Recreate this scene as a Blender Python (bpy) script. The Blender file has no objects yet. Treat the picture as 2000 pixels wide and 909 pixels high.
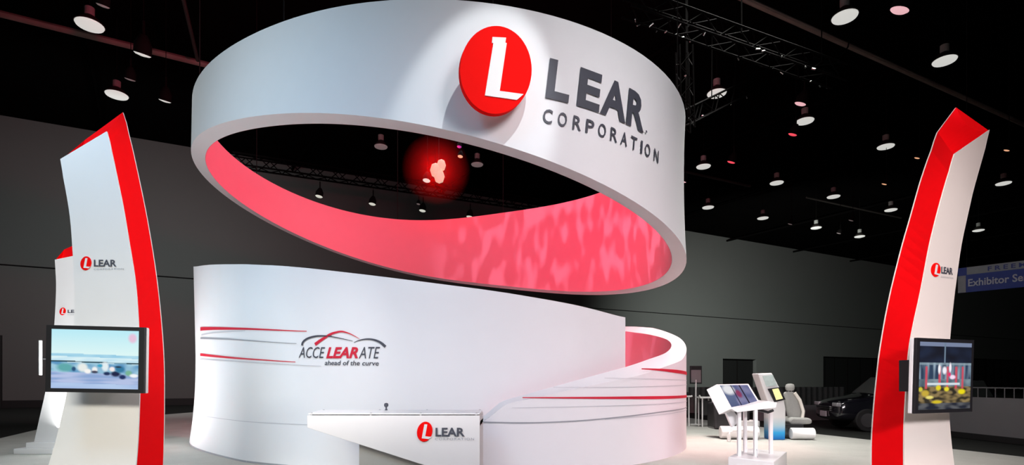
import bpy, bmesh, math, random
from mathutils import Vector, Matrix, noise as mnoise
R = math.radians
random.seed(4)
C = bpy.context.scene.collection
sc = bpy.context.scene

# ---------------------------------------------------------------- camera
cam = bpy.data.cameras.new('camera'); co = bpy.data.objects.new('camera', cam); C.objects.link(co)
co.location = (0, 0, 1.6); co.rotation_euler = (R(90), 0, 0)
cam.sensor_fit = 'HORIZONTAL'; cam.sensor_width = 36; cam.lens = 36 * 1050 / 2000
cam.shift_y = (745 - 454.5) / 2000; cam.clip_end = 400
sc.camera = co
sc.view_settings.view_transform = 'Standard'; sc.view_settings.look = 'None'
sc.view_settings.gamma = 1; sc.view_settings.use_curve_mapping = False
sc.view_settings.exposure = 0.0
# ---------------------------------------------------------------- world: a dark hall, faint stray light
w = bpy.data.worlds.new('hall'); sc.world = w; w.use_nodes = True
w.node_tree.nodes['Background'].inputs[0].default_value = (.85, .92, 1, 1)
w.node_tree.nodes['Background'].inputs[1].default_value = 0.012

# ---------------------------------------------------------------- lights: booth spots and washes, with added unseen fills
def aim(o, tgt):
    o.rotation_euler = (Vector(tgt) - o.location).to_track_quat('-Z', 'Y').to_euler()
def area(name, loc, tgt, power, col, sx, sy=None, spread=180):
    l = bpy.data.lights.new(name, 'AREA'); l.energy = power; l.color = col
    l.shape = 'RECTANGLE'; l.size = sx; l.size_y = sy or sx; l.spread = R(spread)
    o = bpy.data.objects.new(name, l); C.objects.link(o); o.location = loc; aim(o, tgt); return o
def spot(name, loc, tgt, power, col, ang, blend=.3, rad=.1):
    l = bpy.data.lights.new(name, 'SPOT'); l.energy = power; l.color = col
    l.spot_size = R(ang); l.spot_blend = blend; l.shadow_soft_size = rad
    o = bpy.data.objects.new(name, l); C.objects.link(o); o.location = loc; aim(o, tgt); return o
COOL = (.88, .94, 1); NEUT = (1, .97, .94)
area('key_fill_left', (-6, 1.5, 10.5), (-5, 11, 1.5), 117.0, (0.361, 0.664, 1.000), 3, 2, 80)  # unseen area keys added high on the camera side to light the booth
area('key_fill_right', (5, 1.0, 10.0), (2, 10, 1), 142.4, (1.000, 0.745, 0.769), 3, 2, 80)
area('front_fill_left', (-5, -2.5, 5.0), (-5.8, 9, -.6), 103.6, (1.000, 0.948, 0.806), 5, 1, 62)  # unseen fills added at the camera side to brighten towers and low walls
area('front_fill_mid', (0, -2.0, 5.0), (-.5, 9, -.8), 33.0, (0.661, 0.821, 1.000), 4, 1, 62)
area('front_fill_right', (5, -2.5, 5.0), (5.5, 9, -.6), 126.4, (1.000, 0.895, 0.949), 4, 1, 62)
area('ring_wash', (-8.5, 4.5, 6.5), (-5.5, 11, 8.0), 87.0, (0.88, 0.98, 1.000), 2, 2, 110)
area('ring_wash_right', (3.5, 2.6, 8.0), (3, 11, 6.5), 95, (0.948, 0.979, 1.000), 2, 2, 90)
spot('wall_wash_left', (-10, 5, 5), (-6.6, 11.8, .4), 720, (0.86, .96, 1), 60, .8, .3)
area('rim_fill', (-2, 6.6, 1.3), (-1.6, 10.5, 6), 24.8, (1.000, 0.947, 0.959), 4, .6)  # unseen upward fills added to brighten the underside of the ring
area('rim_fill_left', (-9.5, 12, .4), (-7.5, 14, 8), 202.2, (0.989, 0.994, 1.000), 2, 1)
spot('tower_red_left', (-.2, 6.2, 6.2), (-4.9, 7.2, 2.2), 837.2, (1.000, 0.952, 0.930), 75, .6, .2)  # this pair is added, with no lamp seen, to brighten the red tower sides
spot('tower_red_right', (.6, 4.2, 6.2), (5.2, 7.2, 2.0), 598.3, (1.000, 0.987, 0.987), 60, .6, .2)
spot('tower_white_right', (6.0, 1.0, 6.5), (5.9, 7.4, 2.2), 226.0, (0.994, 1.000, 0.997), 40, .6, .2)
spot('console_fill', (5.2, 6.5, 8), (6.9, 14.4, 1.3), 560, NEUT, 34, .7, .2)  # added because the totem and console were too dim
area('booth_down_back', (-2, 21, 14), (-2, 21, 0), 377.0, (0.965, 0.944, 1.000), 6, 6)
area('booth_down_right', (6.0, 14.0, 12.5), (5.8, 14.1, 0), 360.0, (1.000, 0.987, 0.939), 3, 3, 60)
area('booth_down_left', (-11, 14, 13), (-10.5, 15, 0), 125.1, (0.949, 1.000, 0.962), 3, 3, 100)
spot('rear_tower_spot', (-8.8, 5.5, 6), (-10.1, 12, 3.3), 1000, NEUT, 32, .5)
spot('logo_spot', (1.75, 4.6, 12.0), (-.35, 8.95, 6.85), 1450.0, (.92, .99, 1), 23, .45, .06)
area('hall_wash_left', (-16, 22, 12), (-26, 36, 4), 640, (0.945, 0.991, 1.000), 8, 3, 140)  # unseen washes added to brighten the far hall walls
area('hall_wash_right', (17, 37, 9), (29, 59, 4), 2050, (0.93, 1.000, 0.94), 10, 2, 120)
RED = (1, .045, .15)
spot('red_wash_inside', (-1.0, 10.6, 6.9), (-2.6, 20, 6.2), 2058.1, RED, 150, .6, .3)
spot('red_wash_left', (-1.5, 11.0, 7.2), (-8, 15.5, 7.6), 810.2, RED, 90, .8, .3)
spot('pink_floor_spot', (7.5, 16.5, 9), (5.0, 13.4, 0), 1900, (1, .3, .32), 34, .8, .2)
spot('pink_side_spot', (8.5, 7.5, 8), (3.8, 11.8, 1.2), 950, (1, .12, .3), 30, .9, .3)
def gobo(name, loc, tgt, power, col, ang, scale):
    o = spot(name, loc, tgt, power, col, ang, .5, .02); l = o.data; l.use_nodes = True
    nt = l.node_tree; em = nt.nodes['Emission']
    tc = nt.nodes.new('ShaderNodeTexCoord'); mp = nt.nodes.new('ShaderNodeMapping')
    mp.inputs['Scale'].default_value = (1.6, .6, 1)
    n = nt.nodes.new('ShaderNodeTexNoise'); n.inputs['Scale'].default_value = scale; n.inputs['Detail'].default_value = .5
    r = nt.nodes.new('ShaderNodeValToRGB'); r.color_ramp.elements[0].position = .5; r.color_ramp.elements[1].position = .66
    nt.links.new(tc.outputs['Normal'], mp.inputs[0]); nt.links.new(mp.outputs[0], n.inputs['Vector'])
    nt.links.new(n.outputs['Fac'], r.inputs[0]); nt.links.new(r.outputs[0], em.inputs['Strength']); return o
gobo('gobo_projector', (-1.6, 10.4, 7.1), (1.9, 18, 5.6), 950, (.85, .6, .8), 72, 17)

# measured plan and height tables, metres
DATA = {"wall_plan": [[-8.75,14.9],[-7.9,13.45],[-6.98,12.3],[-5.71,11.05],[-4.93,10.45],[-3.4,9.75],[-1.9,9.5],[-0.4,9.62],[1.0,10.15],[2.34,11.1]],"wall_top": [[2.219,4.374],[3.64,4.189],[4.832,4.018],[5.852,3.872],[6.542,3.784],[7.222,3.68],[7.878,3.576],[8.388,3.501],[8.86,3.435],[9.408,3.363],[9.967,3.295],[10.857,3.203],[11.457,3.14],[12.667,3.03],[13.785,2.91]],"wall_stripes": [[[2.575,2.837],[3.786,2.762],[5.852,2.614],[7.222,2.513]],[[2.575,2.619],[4.735,2.474],[6.158,2.358],[6.976,2.294]],[[2.512,2.233],[4.735,2.09],[6.158,2.004],[6.951,1.952]],[[2.512,2.124],[5.006,2.009],[6.445,1.93],[7.546,1.87]],[[2.693,2.684],[3.786,2.672],[4.735,2.633],[5.501,2.597]]],"acc_arcs": [[[7.114,2.257],[7.122,2.301],[7.17,2.349],[7.265,2.39],[7.404,2.417],[7.524,2.422],[7.669,2.416],[7.837,2.39],[8.014,2.354],[8.186,2.315]],[[7.412,2.269],[7.524,2.334],[7.64,2.395],[7.754,2.451],[7.865,2.479],[7.973,2.491],[8.081,2.466],[8.186,2.424],[8.316,2.355]],[[8.212,2.29],[8.29,2.32],[8.38,2.34],[8.481,2.347],[8.582,2.334],[8.669,2.304],[8.731,2.267],[8.798,2.207]]],"acc_text": {"ACCE": [[7.032,2.03],[7.633,2.015],[7.122,2.232]],"LEAR": [[7.654,2.012],[8.29,2.006],[7.69,2.214]],"ATE": [[8.303,2.004],[8.7,2.001],[8.367,2.21]],"ahead": [[7.626,1.888],[8.675,1.872],[7.626,1.976]]},"ring_text": {"LEAR": [[11.713,6.607],[13.89,6.476],[11.82,7.303]],"CORP": [[11.657,6.157],[14.436,5.985],[11.685,6.414]]},"disc_origin": [-0.1526,8.958],"disc_normal": [0.3416,-0.9398],"disc_ring": [[0.519,6.894],[0.515,6.977],[0.502,7.057],[0.482,7.134],[0.454,7.205],[0.418,7.271],[0.376,7.33],[0.328,7.382],[0.274,7.425],[0.215,7.46],[0.152,7.486],[0.086,7.503],[0.018,7.511],[-0.052,7.509],[-0.122,7.497],[-0.192,7.477],[-0.261,7.448],[-0.327,7.41],[-0.391,7.365],[-0.451,7.313],[-0.507,7.254],[-0.557,7.189],[-0.602,7.119],[-0.641,7.045],[-0.674,6.968],[-0.7,6.889],[-0.718,6.808],[-0.729,6.727],[-0.733,6.646],[-0.729,6.567],[-0.718,6.49],[-0.7,6.417],[-0.674,6.348],[-0.641,6.284],[-0.602,6.225],[-0.557,6.173],[-0.507,6.129],[-0.451,6.092],[-0.391,6.063],[-0.327,6.043],[-0.261,6.032],[-0.192,6.03],[-0.122,6.037],[-0.052,6.053],[0.018,6.079],[0.086,6.114],[0.152,6.157],[0.215,6.208],[0.274,6.266],[0.328,6.331],[0.376,6.402],[0.418,6.478],[0.454,6.557],[0.482,6.64],[0.502,6.724],[0.515,6.809]],"disc_L": [[-0.185,7.291],[0.052,7.331],[0.039,7.244],[0.064,7.243],[-0.059,6.422],[0.365,6.446],[0.244,6.327],[-0.316,6.301],[-0.17,7.193],[-0.195,7.193]],"tower_left": {"L": [[-5.875,7.0,4.487],[-5.84,7.0,4.3],[-5.8,7.0,4.103],[-5.737,7.0,3.72],[-5.707,7.0,3.293],[-5.693,7.0,3.053],[-5.68,7.0,2.74],[-5.687,7.0,2.36],[-5.72,7.0,1.967],[-5.78,7.0,1.433],[-5.92,7.0,0.849],[-6.015,7.0,0.52],[-6.2,7.0,0.0]],"M": [[-5.28,7.0,4.847],[-5.216,7.0,4.656],[-5.131,7.0,4.253],[-5.047,7.0,3.848],[-4.95,7.0,3.253],[-4.913,7.0,3.053],[-4.876,7.0,2.737],[-4.851,7.0,2.327],[-4.837,7.0,1.9],[-4.835,7.0,1.416],[-4.857,7.0,0.853],[-4.882,7.0,0.52],[-4.933,7.0,0.0]],"R": [[-5.415,7.45,5.328],[-5.371,7.45,5.24],[-5.279,7.45,4.899],[-5.189,7.45,4.491],[-5.076,7.45,3.949],[-4.985,7.45,3.426],[-4.928,7.45,3.047],[-4.878,7.45,2.61],[-4.834,7.45,2.075],[-4.821,7.45,1.742],[-4.821,7.45,1.139],[-4.834,7.45,0.451]],"B": [[-5.97,7.45,4.942]]},"tower_right": {"A": [[6.388,8.046,5.32],[6.161,7.94,4.924],[5.965,7.849,4.511],[5.726,7.737,3.914],[5.566,7.663,3.534],[5.335,7.555,2.895],[5.21,7.497,2.481],[5.086,7.439,1.975],[4.988,7.393,1.339],[4.931,7.367,0.811],[4.931,7.367,0.463]],"M": [[6.173,7.504,4.766],[5.993,7.421,4.413],[5.758,7.311,3.845],[5.606,7.24,3.427],[5.421,7.154,2.765],[5.274,7.085,2.338],[5.176,7.039,1.985],[5.129,7.018,1.48],[5.09,7.0,1.007],[5.09,7.0,0.52]],"R": [[7.003,7.892,5.283],[6.791,7.792,4.799],[6.586,7.697,4.334],[6.384,7.603,3.753],[6.299,7.563,3.509],[6.151,7.494,2.82],[6.05,7.447,2.241],[6.016,7.431,1.706],[6.027,7.436,1.14],[6.069,7.456,0.801],[6.135,7.487,0.459]],"T": [[7.147,8.4,5.832]]},"tower_right_axes": [[5.0911,7.0],[0.9063,0.4226],[-0.4226,0.9063]],"tv_right": [[4.938,6.554,2.131],[6.105,7.099,2.141],[6.06,7.078,1.196],[4.899,6.537,1.202]],"tv_left": [[-5.633,6.5,2.281],[-4.439,6.5,2.25],[-4.451,6.5,1.451],[-5.646,6.5,1.47]],"logo_left": [[-5.6,7.0,3.22],[-5.46,7.0,3.04],[-5.427,7.0,3.087],[-5.133,7.0,3.087],[-5.427,7.0,3.173],[-5.427,7.0,3.04],[-5.04,7.0,3.047]],"logo_right": [[5.627,7.25,3.202],[5.825,7.342,3.012],[5.847,7.352,3.07],[6.096,7.468,3.072],[5.847,7.352,3.148],[5.836,7.347,3.013],[6.107,7.474,3.016]],"tower_rear_L": [[-10.194,12.0,4.309],[-10.166,12.0,3.943],[-10.16,12.0,3.714],[-10.176,12.0,3.257],[-10.199,12.0,2.88],[-10.274,12.0,2.114],[-10.411,12.0,1.297],[-10.514,12.0,0.857],[-10.663,12.0,0.194],[-10.697,12.0,0.057]],"band_stripes": [[[-48.19,1.838],[-43.31,1.836],[-36.37,1.816],[-25.38,1.777]],[[-73.24,1.322],[-66.08,1.31],[-55.39,1.292],[-38.99,1.261],[-25.38,1.235]],[[-79.96,0.927],[-74.92,0.892],[-69.76,0.888],[-62.13,0.899],[-52.83,0.936],[-41.27,0.975],[-25.38,0.976]],[[-57.77,0.9],[-50.02,0.914],[-41.27,0.923],[-25.38,0.917]],[[-67.95,1.494],[-55.39,1.486],[-25.38,1.518]],[[-57.77,1.656],[-48.51,1.649],[-25.38,1.612]],[[-74.92,1.151],[-61.08,1.151],[-25.38,1.117]]],"band_in": [[-79.56,0.936],[-75.9,1.252],[-71.78,1.361],[-63.6,1.563],[-53.77,1.779],[-48.26,1.881],[-39.49,2.063],[-28.74,2.24],[-5.23,2.719],[10.95,3.0],[24.47,3.214]]}

# ---------------------------------------------------------------- materials
def mat(name, col, rough=.5, metal=0, noise=0, nscale=8, spec=None, emit=None, es=1, bump=0, bscale=200, coat=0):
    m = bpy.data.materials.new(name); m.use_nodes = True; nt = m.node_tree; b = nt.nodes['Principled BSDF']
    b.inputs['Base Color'].default_value = (*col, 1); b.inputs['Roughness'].default_value = rough; b.inputs['Metallic'].default_value = metal
    if spec is not None: b.inputs['Specular IOR Level'].default_value = spec
    if coat: b.inputs['Coat Weight'].default_value = coat
    tc = nt.nodes.new('ShaderNodeTexCoord')
    if noise:
        n = nt.nodes.new('ShaderNodeTexNoise'); n.inputs['Scale'].default_value = nscale; n.inputs['Detail'].default_value = 4
        mx = nt.nodes.new('ShaderNodeMix'); mx.data_type = 'RGBA'
        mx.inputs[6].default_value = (*[c * (1 - noise) for c in col], 1); mx.inputs[7].default_value = (*[min(1, c * (1 + noise)) for c in col], 1)
        nt.links.new(tc.outputs['Object'], n.inputs['Vector']); nt.links.new(n.outputs['Fac'], mx.inputs[0]); nt.links.new(mx.outputs[2], b.inputs['Base Color'])
    if bump:
        n = nt.nodes.new('ShaderNodeTexNoise'); n.inputs['Scale'].default_value = bscale
        bp = nt.nodes.new('ShaderNodeBump'); bp.inputs['Strength'].default_value = bump; bp.inputs['Distance'].default_value = .01
        nt.links.new(tc.outputs['Object'], n.inputs['Vector']); nt.links.new(n.outputs['Fac'], bp.inputs['Height']); nt.links.new(bp.outputs[0], b.inputs['Normal'])
    if emit: b.inputs['Emission Color'].default_value = (*emit, 1); b.inputs['Emission Strength'].default_value = es
    return m
def mat_attr(name, es, rough=.25):
    m = bpy.data.materials.new(name); m.use_nodes = True; nt = m.node_tree; b = nt.nodes['Principled BSDF']
    a = nt.nodes.new('ShaderNodeAttribute'); a.attribute_name = 'picture'
    b.inputs['Base Color'].default_value = (.01, .01, .01, 1); b.inputs['Roughness'].default_value = rough
    nt.links.new(a.outputs['Color'], b.inputs['Emission Color']); b.inputs['Emission Strength'].default_value = es
    return m
M = dict(
    fabric=mat('white stretch fabric', (.8, .81, .83), .75, noise=.015, nscale=3, spec=.2, bump=.05, bscale=400),
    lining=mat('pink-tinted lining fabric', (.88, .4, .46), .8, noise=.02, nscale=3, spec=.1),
    paint=mat('white satin paint', (.8, .79, .78), .45, noise=.02, nscale=5),
    panel=mat('white tower panel', (.78, .76, .75), .5, noise=.015, nscale=4),
    warm=mat('warm white tower panel', (.82, .77, .7), .5, noise=.015, nscale=4),
    red=mat('red lacquer', (.9, .002, .005), .7, noise=.04, nscale=6, spec=.05),
    logored=mat('red sign vinyl', (.88, .005, .004), .8, noise=.03, nscale=4, spec=.06),
    ink=mat('charcoal lettering', (.055, .06, .08), .6, noise=.05),
    black=mat('black plastic', (.012, .012, .014), .4, noise=.1),
    grey=mat('grey print', (.32, .34, .37), .6, noise=.04),
    lgrey=mat('faint grey print', (.55, .56, .6), .6, noise=.03),
    redp=mat('crimson print', (.62, .012, .04), .6, noise=.04),
    pinkp=mat('light crimson print', (.75, .32, .38), .6, noise=.04),
    rig=mat('black rigging steel', (.008, .007, .007), .8, 0, noise=.2, nscale=3, spec=.08),
    pipe=mat('dull steel beam', (.05, .042, .038), .6, .3, noise=.3, nscale=1.5),
    chrome=mat('brushed steel', (.45, .45, .45), .3, 1, noise=.05),
    plinth=mat('grey counter plinth', (.46, .455, .44), .6, noise=.05),
    ped=mat('frosted white acrylic', (.88, .88, .88), .3, noise=.01),
    lamp=mat('frosted lamp glass', (.5, .5, .48), .5, emit=(.93, .93, .88), es=.62, noise=.02),
    lampdim=mat('dim lamp glass', (.3, .25, .25), .5, emit=(.5, .38, .38), es=.22, noise=.02),
    lamppink=mat('pink lamp glass', (.5, .4, .4), .5, emit=(1, .55, .6), es=.75, noise=.02),
    lampred=mat('red lamp glass', (.5, .1, .1), .5, emit=(1, .08, .12), es=.9, noise=.02),
    lampamb=mat('amber lamp glass', (.5, .3, .2), .5, emit=(1, .5, .28), es=.75, noise=.02),
    lampvio=mat('violet lamp glass', (.3, .1, .4), .5, emit=(.35, .05, .5), es=.5, noise=.02),
    lampspot=mat('bright lens', (.6, .6, .55), .3, emit=(.7, .72, .62), es=.8, noise=.02),
    seat=mat('grey seat fabric', (.36, .36, .34), .8, noise=.08, nscale=20, bump=.2, bscale=150),
    car=mat('black car paint', (.008, .008, .012), .12, noise=.1, coat=1),
    glass=mat('dark tinted glass', (.05, .06, .055), .06, noise=.05, coat=1),
    windscreen=mat('windscreen glass', (.13, .14, .13), .08, noise=.2, nscale=2, coat=1),
    tyre=mat('tyre rubber', (.015, .015, .015), .8, noise=.1),
    plate=mat('number plate', (.35, .3, .33), .5, noise=.05),
    lens=mat('headlight lens', (.4, .4, .42), .1, noise=.1, coat=1),
    kick=mat('black base strip', (.006, .006, .006), .7, noise=.1),
    drape=mat('dark drape', (.1, .105, .1), .9, noise=.25, nscale=6),
    barrier=mat('grey hard wall panel', (.17, .17, .175), .6, noise=.06, nscale=2),
    bluesign=mat('navy sign vinyl', (.012, .025, .13), .5, noise=.08, emit=(.01, .02, .1), es=.25),  # faint blue emission added, though the vinyl is no lamp
    palesign=mat('pale grey sign vinyl', (.3, .33, .35), .5, noise=.08),
    signtext=mat('pale sign lettering', (.55, .58, .6), .5, noise=.05),
)
def carpet(name, c1, c2, sc_=1.2):
    m = bpy.data.materials.new(name); m.use_nodes = True; nt = m.node_tree; b = nt.nodes['Principled BSDF']; b.inputs['Roughness'].default_value = .95
    b.inputs['Specular IOR Level'].default_value = .1
    tc = nt.nodes.new('ShaderNodeTexCoord'); a = nt.nodes.new('ShaderNodeTexNoise'); a.inputs['Scale'].default_value = sc_; a.inputs['Detail'].default_value = 6; a.inputs['Roughness'].default_value = .65
    f = nt.nodes.new('ShaderNodeTexNoise'); f.inputs['Scale'].default_value = 60; ad = nt.nodes.new('ShaderNodeMath'); ad.operation = 'ADD'; ml = nt.nodes.new('ShaderNodeMath'); ml.operation = 'MULTIPLY'; ml.inputs[1].default_value = .5
    mx = nt.nodes.new('ShaderNodeMix'); mx.data_type = 'RGBA'; mx.inputs[6].default_value = (*c1, 1); mx.inputs[7].default_value = (*c2, 1)
    nt.links.new(tc.outputs['Object'], a.inputs[0]); nt.links.new(tc.outputs['Object'], f.inputs[0])
    nt.links.new(a.outputs['Fac'], ad.inputs[0]); nt.links.new(f.outputs['Fac'], ad.inputs[1]); nt.links.new(ad.outputs[0], ml.inputs[0]); nt.links.new(ml.outputs[0], mx.inputs[0])
    nt.links.new(mx.outputs[2], b.inputs['Base Color'])
    bp = nt.nodes.new('ShaderNodeBump'); bp.inputs['Strength'].default_value = .3; bp.inputs['Distance'].default_value = .01
    nt.links.new(f.outputs['Fac'], bp.inputs['Height']); nt.links.new(bp.outputs[0], b.inputs['Normal'])
    if max(c2) < .01: b.inputs['Specular IOR Level'].default_value = 0
    return m
M['carpet'] = carpet('grey booth carpet', (.26, .26, .24), (.56, .56, .52))
M['aisle'] = carpet('dark aisle carpet', (.012, .0125, .012), (.028, .03, .027))
M['hallwall'] = carpet('grey painted hall wall', (.11, .112, .108), (.14, .142, .136), .25)
M['ceil'] = carpet('black ceiling deck', (.002, .0018, .0018), (.005, .0045, .0045), .6)

# ---------------------------------------------------------------- helpers
class MB:
    def __init__(s): s.v = []; s.f = []
    def quad(s, a, b, c, d): n = len(s.v); s.v += [a, b, c, d]; s.f.append((n, n+1, n+2, n+3)); return s
    def box(s, c, d, m=None):
        n = len(s.v); x, y, z = d[0]/2, d[1]/2, d[2]/2
        P = [Vector(p) for p in ((-x,-y,-z),(x,-y,-z),(x,y,-z),(-x,y,-z),(-x,-y,z),(x,-y,z),(x,y,z),(-x,y,z))]
        for p in P:
            if m is not None: p = m @ p
            s.v.append(tuple(p + Vector(c)))
        for q in ((0,3,2,1),(4,5,6,7),(0,1,5,4),(1,2,6,5),(2,3,7,6),(3,0,4,7)): s.f.append(tuple(n+i for i in q))
        return s
    def prism(s, poly, off):            # poly: list of 3-D points, off: vector
        n = len(s.v); k = len(poly); off = Vector(off)
        s.v += [tuple(p) for p in poly] + [tuple(Vector(p) + off) for p in poly]
        s.f.append(tuple(n+i for i in range(k))[::-1]); s.f.append(tuple(n+k+i for i in range(k)))
        for i in range(k): j = (i+1) % k; s.f.append((n+i, n+j, n+k+j, n+k+i))
        return s
    def tube(s, pts, r, seg=10, r1=None, cap=True):
        pts = [Vector(p) for p in pts]; n0 = len(s.v); K = len(pts)
        up = Vector((0, 0, 1))
        for i, p in enumerate(pts):
            d = (pts[min(i+1, K-1)] - pts[max(i-1, 0)]).normalized()
            a = d.cross(up if abs(d.dot(up)) < .95 else Vector((1, 0, 0))).normalized(); b = d.cross(a)
            rr_ = r if r1 is None else r + (r1-r)*i/(K-1)
            for j in range(seg):
                t = 2*math.pi*j/seg; s.v.append(tuple(p + a*math.cos(t)*rr_ + b*math.sin(t)*rr_))
        for i in range(K-1):
            for j in range(seg):
                k = (j+1) % seg; s.f.append((n0+i*seg+j, n0+i*seg+k, n0+(i+1)*seg+k, n0+(i+1)*seg+j))
        if cap: s.f.append(tuple(n0+j for j in range(seg))[::-1]); s.f.append(tuple(n0+(K-1)*seg+j for j in range(seg)))
        return s
    def lathe(s, prof, c=(0, 0, 0), seg=24, m=None):
        n0 = len(s.v); c = Vector(c)
        for r, z in prof:
            for j in range(seg):
                t = 2*math.pi*j/seg; p = Vector((r*math.cos(t), r*math.sin(t), z))
                if m is not None: p = m @ p
                s.v.append(tuple(p + c))
        for i in range(len(prof)-1):
            for j in range(seg):
                k = (j+1) % seg; s.f.append((n0+i*seg+j, n0+i*seg+k, n0+(i+1)*seg+k, n0+(i+1)*seg+j))
        s.f.append(tuple(n0+j for j in range(seg))[::-1]); s.f.append(tuple(n0+(len(prof)-1)*seg+j for j in range(seg)))
        return s
    def grid(s, rows, closed=False):
        n0 = len(s.v); w_ = len(rows[0])
        for r in rows: s.v += [tuple(p) for p in r]
        for i in range(len(rows)-1 + (1 if closed else 0)):
            i2 = (i+1) % len(rows)
            for j in range(w_-1): s.f.append((n0+i*w_+j, n0+i*w_+j+1, n0+i2*w_+j+1, n0+i2*w_+j))
        return s
    def build(s, name, m, parent=None, smooth=False, bevel=0, loc=None, fix=True):
        me = bpy.data.meshes.new(name)
        base = Vector(loc) if loc is not None else Vector((0, 0, 0))
        if parent is not None and loc is None: base = Vector(parent['_o'])
        me.from_pydata([tuple(Vector(p) - base) for p in s.v], [], s.f)
        bm = bmesh.new(); bm.from_mesh(me); bmesh.ops.remove_doubles(bm, verts=bm.verts, dist=1e-5)
        if fix: bmesh.ops.recalc_face_normals(bm, faces=bm.faces)
        bm.to_mesh(me); bm.free(); me.materials.append(m)
        if smooth: me.shade_smooth()
        o = bpy.data.objects.new(name, me); C.objects.link(o)
        if smooth:
            try: me.set_sharp_from_angle(angle=R(35))
            except Exception: pass
        if bevel:
            bv = o.modifiers.new('bevel', 'BEVEL'); bv.width = bevel; bv.segments = 2; bv.limit_method = 'ANGLE'
        if parent is not None:
            o.parent = parent; o['_o'] = tuple(base)
            po = Vector(parent['_o']); o.location = base - po
        else: o.location = base; o['_o'] = tuple(base)
        return o
def tag(o, label, cat, group=None, kind=None):
    if label: o['label'] = label
    if cat: o['category'] = cat
    if group: o['group'] = group
    if kind: o['kind'] = kind
    return o
def thing(name, label, cat, loc, group=None):
    o = bpy.data.objects.new(name, None); C.objects.link(o); o.location = loc; o['_o'] = tuple(loc); o.empty_display_size = .2
    return tag(o, label, cat, group)
def struct(name, mb, m, **k):
    o = mb.build(name, m, **k); o['kind'] = 'structure'; return o
def lerp(tab, x):
    if x <= tab[0][0]: return tab[0][1]
    for (a, b), (c, d) in zip(tab, tab[1:]):
        if x <= c: return b + (d-b)*(x-a)/(c-a)
    return tab[-1][1]
def smooth_tab(tab, x):                 # smoothed lookup
    return sum(lerp(tab, x + e) for e in (-.24, -.12, 0, .12, .24))/5
def text_mesh(body, bold=0., spacing=1.0, res=3, shear=0):
    cu = bpy.data.curves.new('t', 'FONT'); cu.body = body; cu.size = 1; cu.offset = bold; cu.space_character = spacing; cu.resolution_u = res; cu.shear = shear; cu.fill_mode = 'FRONT'
    o = bpy.data.objects.new('t', cu); C.objects.link(o); dg = bpy.context.evaluated_depsgraph_get()
    me = bpy.data.meshes.new_from_object(o.evaluated_get(dg)); bpy.data.objects.remove(o); bpy.data.curves.remove(cu)
    vs = [v.co.copy() for v in me.vertices]; fs = [tuple(p.vertices) for p in me.polygons]; bpy.data.meshes.remove(me)
    x0 = min(v.x for v in vs); x1 = max(v.x for v in vs)
    cap = [v.y for v in vs]; y0 = min(cap); y1 = max(cap)
    return [((v.x-x0)/(x1-x0), (v.y-y0)/(y1-y0)) for v in vs], fs
def text_on(name, body, place, m, parent, bold=0., spacing=1., shear=0, depth=None):
    """place(u, v) -> 3-D point and normal; u, v run 0..1 over the words"""
    uv, fs = text_mesh(body, bold, spacing, 3, shear); mb = MB()
    mb.v = [tuple(place(u, v)) for u, v in uv]; mb.f = fs
    o = mb.build(name, m, parent, fix=False)
    return o
def frame(o, ux, uy):                   # flat placement: origin corner, vector along, vector up
    o, ux, uy = Vector(o), Vector(ux), Vector(uy)
    return lambda u, v: o + ux*u + uy*v
EMB_L = [(-.12,.74),(.26,.72),(.13,-.45),(.62,-.5),(.98,-.5),(.8,-.62),(.6,-.74),(-.30,-.66)]
def emblem(parent, c, ax, ay, nrm, tilt=.0):
    """small oval emblem: red oval with a white letter L running out of its right edge"""
    c, ax, ay, nrm = map(Vector, (c, ax, ay, nrm)); mb = MB()
    mb.prism([c + ax*math.cos(t) + ay*math.sin(t) + ax*tilt*math.sin(t) for t in [2*math.pi*i/32 for i in range(32)]], nrm*.006)
    e = mb.build('emblem', M['logored'], parent)
    l = MB(); l.prism([c + ax*(x + tilt*y) + ay*y + nrm*.0065 for x, y in EMB_L], nrm*.004); l.build('letter', M['panel'], e)
    return e

# ---------------------------------------------------------------- the hall
H = 17.3
WA, WD = Vector((-30.2, 31.7, 0)), Vector((1.984, 1, 0)).normalized()
def wp(k, z=0): p = WA + WD*k; return (p.x, p.y, z)
WN = Vector((WD.y, -WD.x, 0))           # towards the booth
struct('floor', MB().box((30, 48, -.06), (190, 130, .1)), M['aisle'])
k0, k1 = -14., 150.
def wpo(k, z, o=0): p = WA + WD*k + WN*o; return (p.x, p.y, z)
wm = MB()
SEAM = [0, 8.5, 8.53, H]
doors = [(59.5, 64.8, 4.05), (76.8, 93.0, 4.65), (103, 143.0, 5.1)]
ks = [k0] + [a for d_ in doors for a in d_[:2]] + [k1]
for i in range(0, len(ks), 2): wm.prism([wpo(ks[i], -.01), wpo(ks[i+1], -.01), wpo(ks[i+1], H), wpo(ks[i], H)], -WN*.5)
for a, b, z in doors: wm.prism([wpo(a, z), wpo(b, z), wpo(b, H), wpo(a, H)], -WN*.5)
bw = struct('wall_back', wm, M['hallwall'])
for z in (8.45,): MB().prism([wpo(k0, z), wpo(k1, z), wpo(k1, z+.07), wpo(k0, z+.07)], WN*.04).build('wall_seam', M['rig'], bw)
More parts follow.
